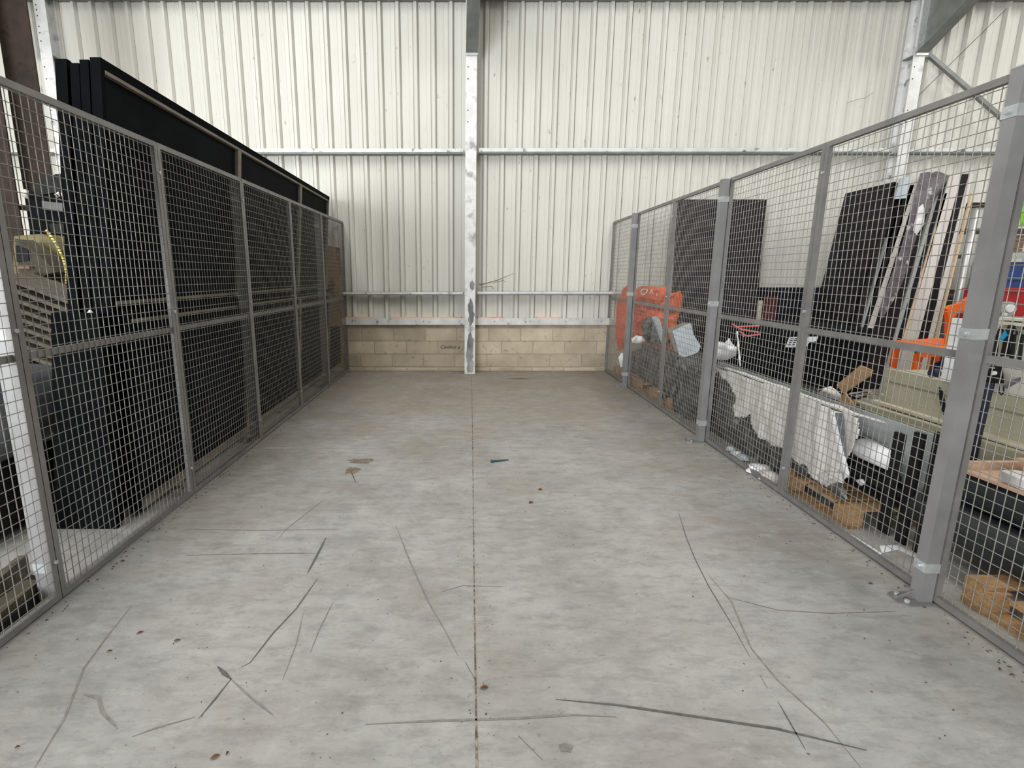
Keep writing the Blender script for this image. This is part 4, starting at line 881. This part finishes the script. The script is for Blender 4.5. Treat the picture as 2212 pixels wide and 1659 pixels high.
# ================================================================== SMALL THINGS ON THE FLOOR
a_, b2 = at_f(1064,996,0.012), at_f(1098,993,0.008)
t = T('wall_plug_screw', 'dark teal screw lying on the floor right of the centre joint', 'screw', a_)
part('shank', MB().tube([a_, b2], [0.010,0.005], 8), 'tealmetal', t); part('head', MB().tube([a_-(b2-a_).normalized()*0.012, a_], 0.014, 8), 'tealmetal', t)
def leaf(px, py, L, W, ang, label):
    L *= 0.72; W *= 0.72; c_ = at_f(px, py); d = Vector((math.cos(ang), math.sin(ang), 0)); s_ = Vector((-d.y, d.x, 0))
    mb = MB(); vs = []; n = 8
    for i in range(n+1):
        t_ = i/n; w = W*math.sin(math.pi*min(1, t_*0.95+0.03))*(0.8+0.4*noise.noise(Vector((px,py,i))))
        for k in (-1, 0, 1): vs.append(c_ + d*(t_-0.5)*L + s_*w*k*0.5 + Vector((0,0,0.003+abs(k)*0.006*math.sin(math.pi*t_))))
    mb.add(vs, [(i*3+k, i*3+k+1, i*3+k+4, i*3+k+3) for i in range(n) for k in (0,1)])
    return one('dry_leaf', label, 'leaf', mb, 'leaf')
leaf(1046,1487,0.045,0.026,0.15,'curled brown dry leaf beside the centre joint near the camera')
leaf(465,1637,0.042,0.022,0.5,'brown dry leaf at the bottom left of the floor')
leaf(492,1629,0.02,0.012,1.2,'tiny leaf crumb just right of the bottom left leaf')
leaf(265,1213,0.035,0.015,0.1,'small brown leaf near the foot of the left fence')
leaf(303,1368,0.04,0.018,0.6,'brown leaf fragment on the left of the floor')
leaf(383,1385,0.04,0.016,0.2,'reddish leaf crumb right of the brown fragment on the left')
leaf(237,1408,0.035,0.012,0.1,'thin reddish leaf crumb on the left of the floor')
leaf(1167,1058,0.05,0.04,0.3,'small rusty leaf right of the centre joint, farther one')
leaf(1147,1086,0.06,0.045,0.9,'small rusty leaf right of the centre joint, nearer one')
leaf(38,1616,0.022,0.010,0.4,'dark leaf crumb at the bottom left corner')
leaf(1880,1262,0.035,0.012,-0.1,'dark leaf crumb on the floor left of the near right post foot')
leaf(2160,1447,0.022,0.018,0.2,'dark triangular crumb at the bottom right, near the fence')
leaf(2186,1460,0.03,0.010,-0.3,'thin dark crumb at the bottom right, nearest the fence corner')
rr = random.Random(11); mb = MB()
def grain(x, y, s_):
    a = rr.uniform(0, 6.28); d = Vector((math.cos(a), math.sin(a), 0))*s_; e = Vector((-d.y, d.x, 0))*rr.uniform(.3,.8); p = Vector((x,y,0.001))
    mb.add([p-d, p-e, p+d, p+e, p+Vector((0,0,s_*0.6))], [(0,1,4),(1,2,4),(2,3,4),(3,0,4),(3,2,1,0)])
for i in range(420):
    y = 1.0+7*rr.random()**1.5; grain(rr.uniform(LX(y)+0.05, RX(y)-0.05), y, rr.uniform(.002,.0055))
for i in range(420):
    y = rr.uniform(1.4,8.1); s_ = abs(rr.gauss(0,0.035)); grain(LX(y)+0.01+s_ if rr.random() < .5 else RX(y)-0.015-s_, y, rr.uniform(.003,.008))
for i in range(150): grain(0.1+rr.gauss(0,0.05), rr.uniform(1.2,5), rr.uniform(.0015,.004))
for i in range(160): grain(rr.uniform(-1.6,2.2), WY-0.03-abs(rr.gauss(0,0.05)), rr.uniform(.003,.009))
o = one('floor_grit', 'dark grit and crumbs scattered over the concrete floor and along the fences', 'grit', mb, 'grit'); o['kind'] = 'stuff'
# ================================================================== LIGHT, WORLD, CAMERA
def area(name, loc, rot, sx, sy, e, col=(1,1,1)):
    l = bpy.data.lights.new(name, 'AREA'); l.shape = 'RECTANGLE'; l.size = sx; l.size_y = sy; l.energy = e; l.color = col
    o = bpy.data.objects.new(name, l); C.objects.link(o); o.location = loc; o.rotation_euler = rot; return o
LE = {-9.0: (90, 3.5, 5), -2.6: (240, 3.0, 5.5), 3.4: (190, 3.0, 5.5), 9.6: (260, 4.3, 4.4)}
for c, w in RL: area('rooflight', (c, LE[c][1], ZC-0.02), (0,0,0), w*0.95, LE[c][2], LE[c][0], (1.0,0.985,0.95))
area('door_daylight', (-6.6, YF+0.15, 2.3), (math.radians(90),0,math.radians(-14)), 6.4, 4.2, 1800, (0.95,0.98,1.0))
w = bpy.data.worlds.new('World'); bpy.context.scene.world = w; w.use_nodes = True
bg = w.node_tree.nodes['Background']; bg.inputs[0].default_value = (0.86,0.92,1.0,1); bg.inputs[1].default_value = 1.0
cam = bpy.data.cameras.new('Camera'); co = bpy.data.objects.new('Camera', cam); C.objects.link(co)
cam.sensor_fit = 'HORIZONTAL'; cam.sensor_width = 36; cam.lens = F_/2212*36
cam.shift_x = (1106-CX)/2212; cam.shift_y = 0.0; cam.clip_start = 0.05
co.location = (0, 0, H); co.rotation_euler = (math.pi/2-TH, 0, 0)
sc = bpy.context.scene; sc.camera = co
sc.view_settings.view_transform = 'Standard'; sc.view_settings.look = 'None'; sc.view_settings.gamma = 1.0
sc.view_settings.use_curve_mapping = False; sc.view_settings.exposure = -0.04
sc.cycles.max_bounces = 6; sc.cycles.use_denoising = True
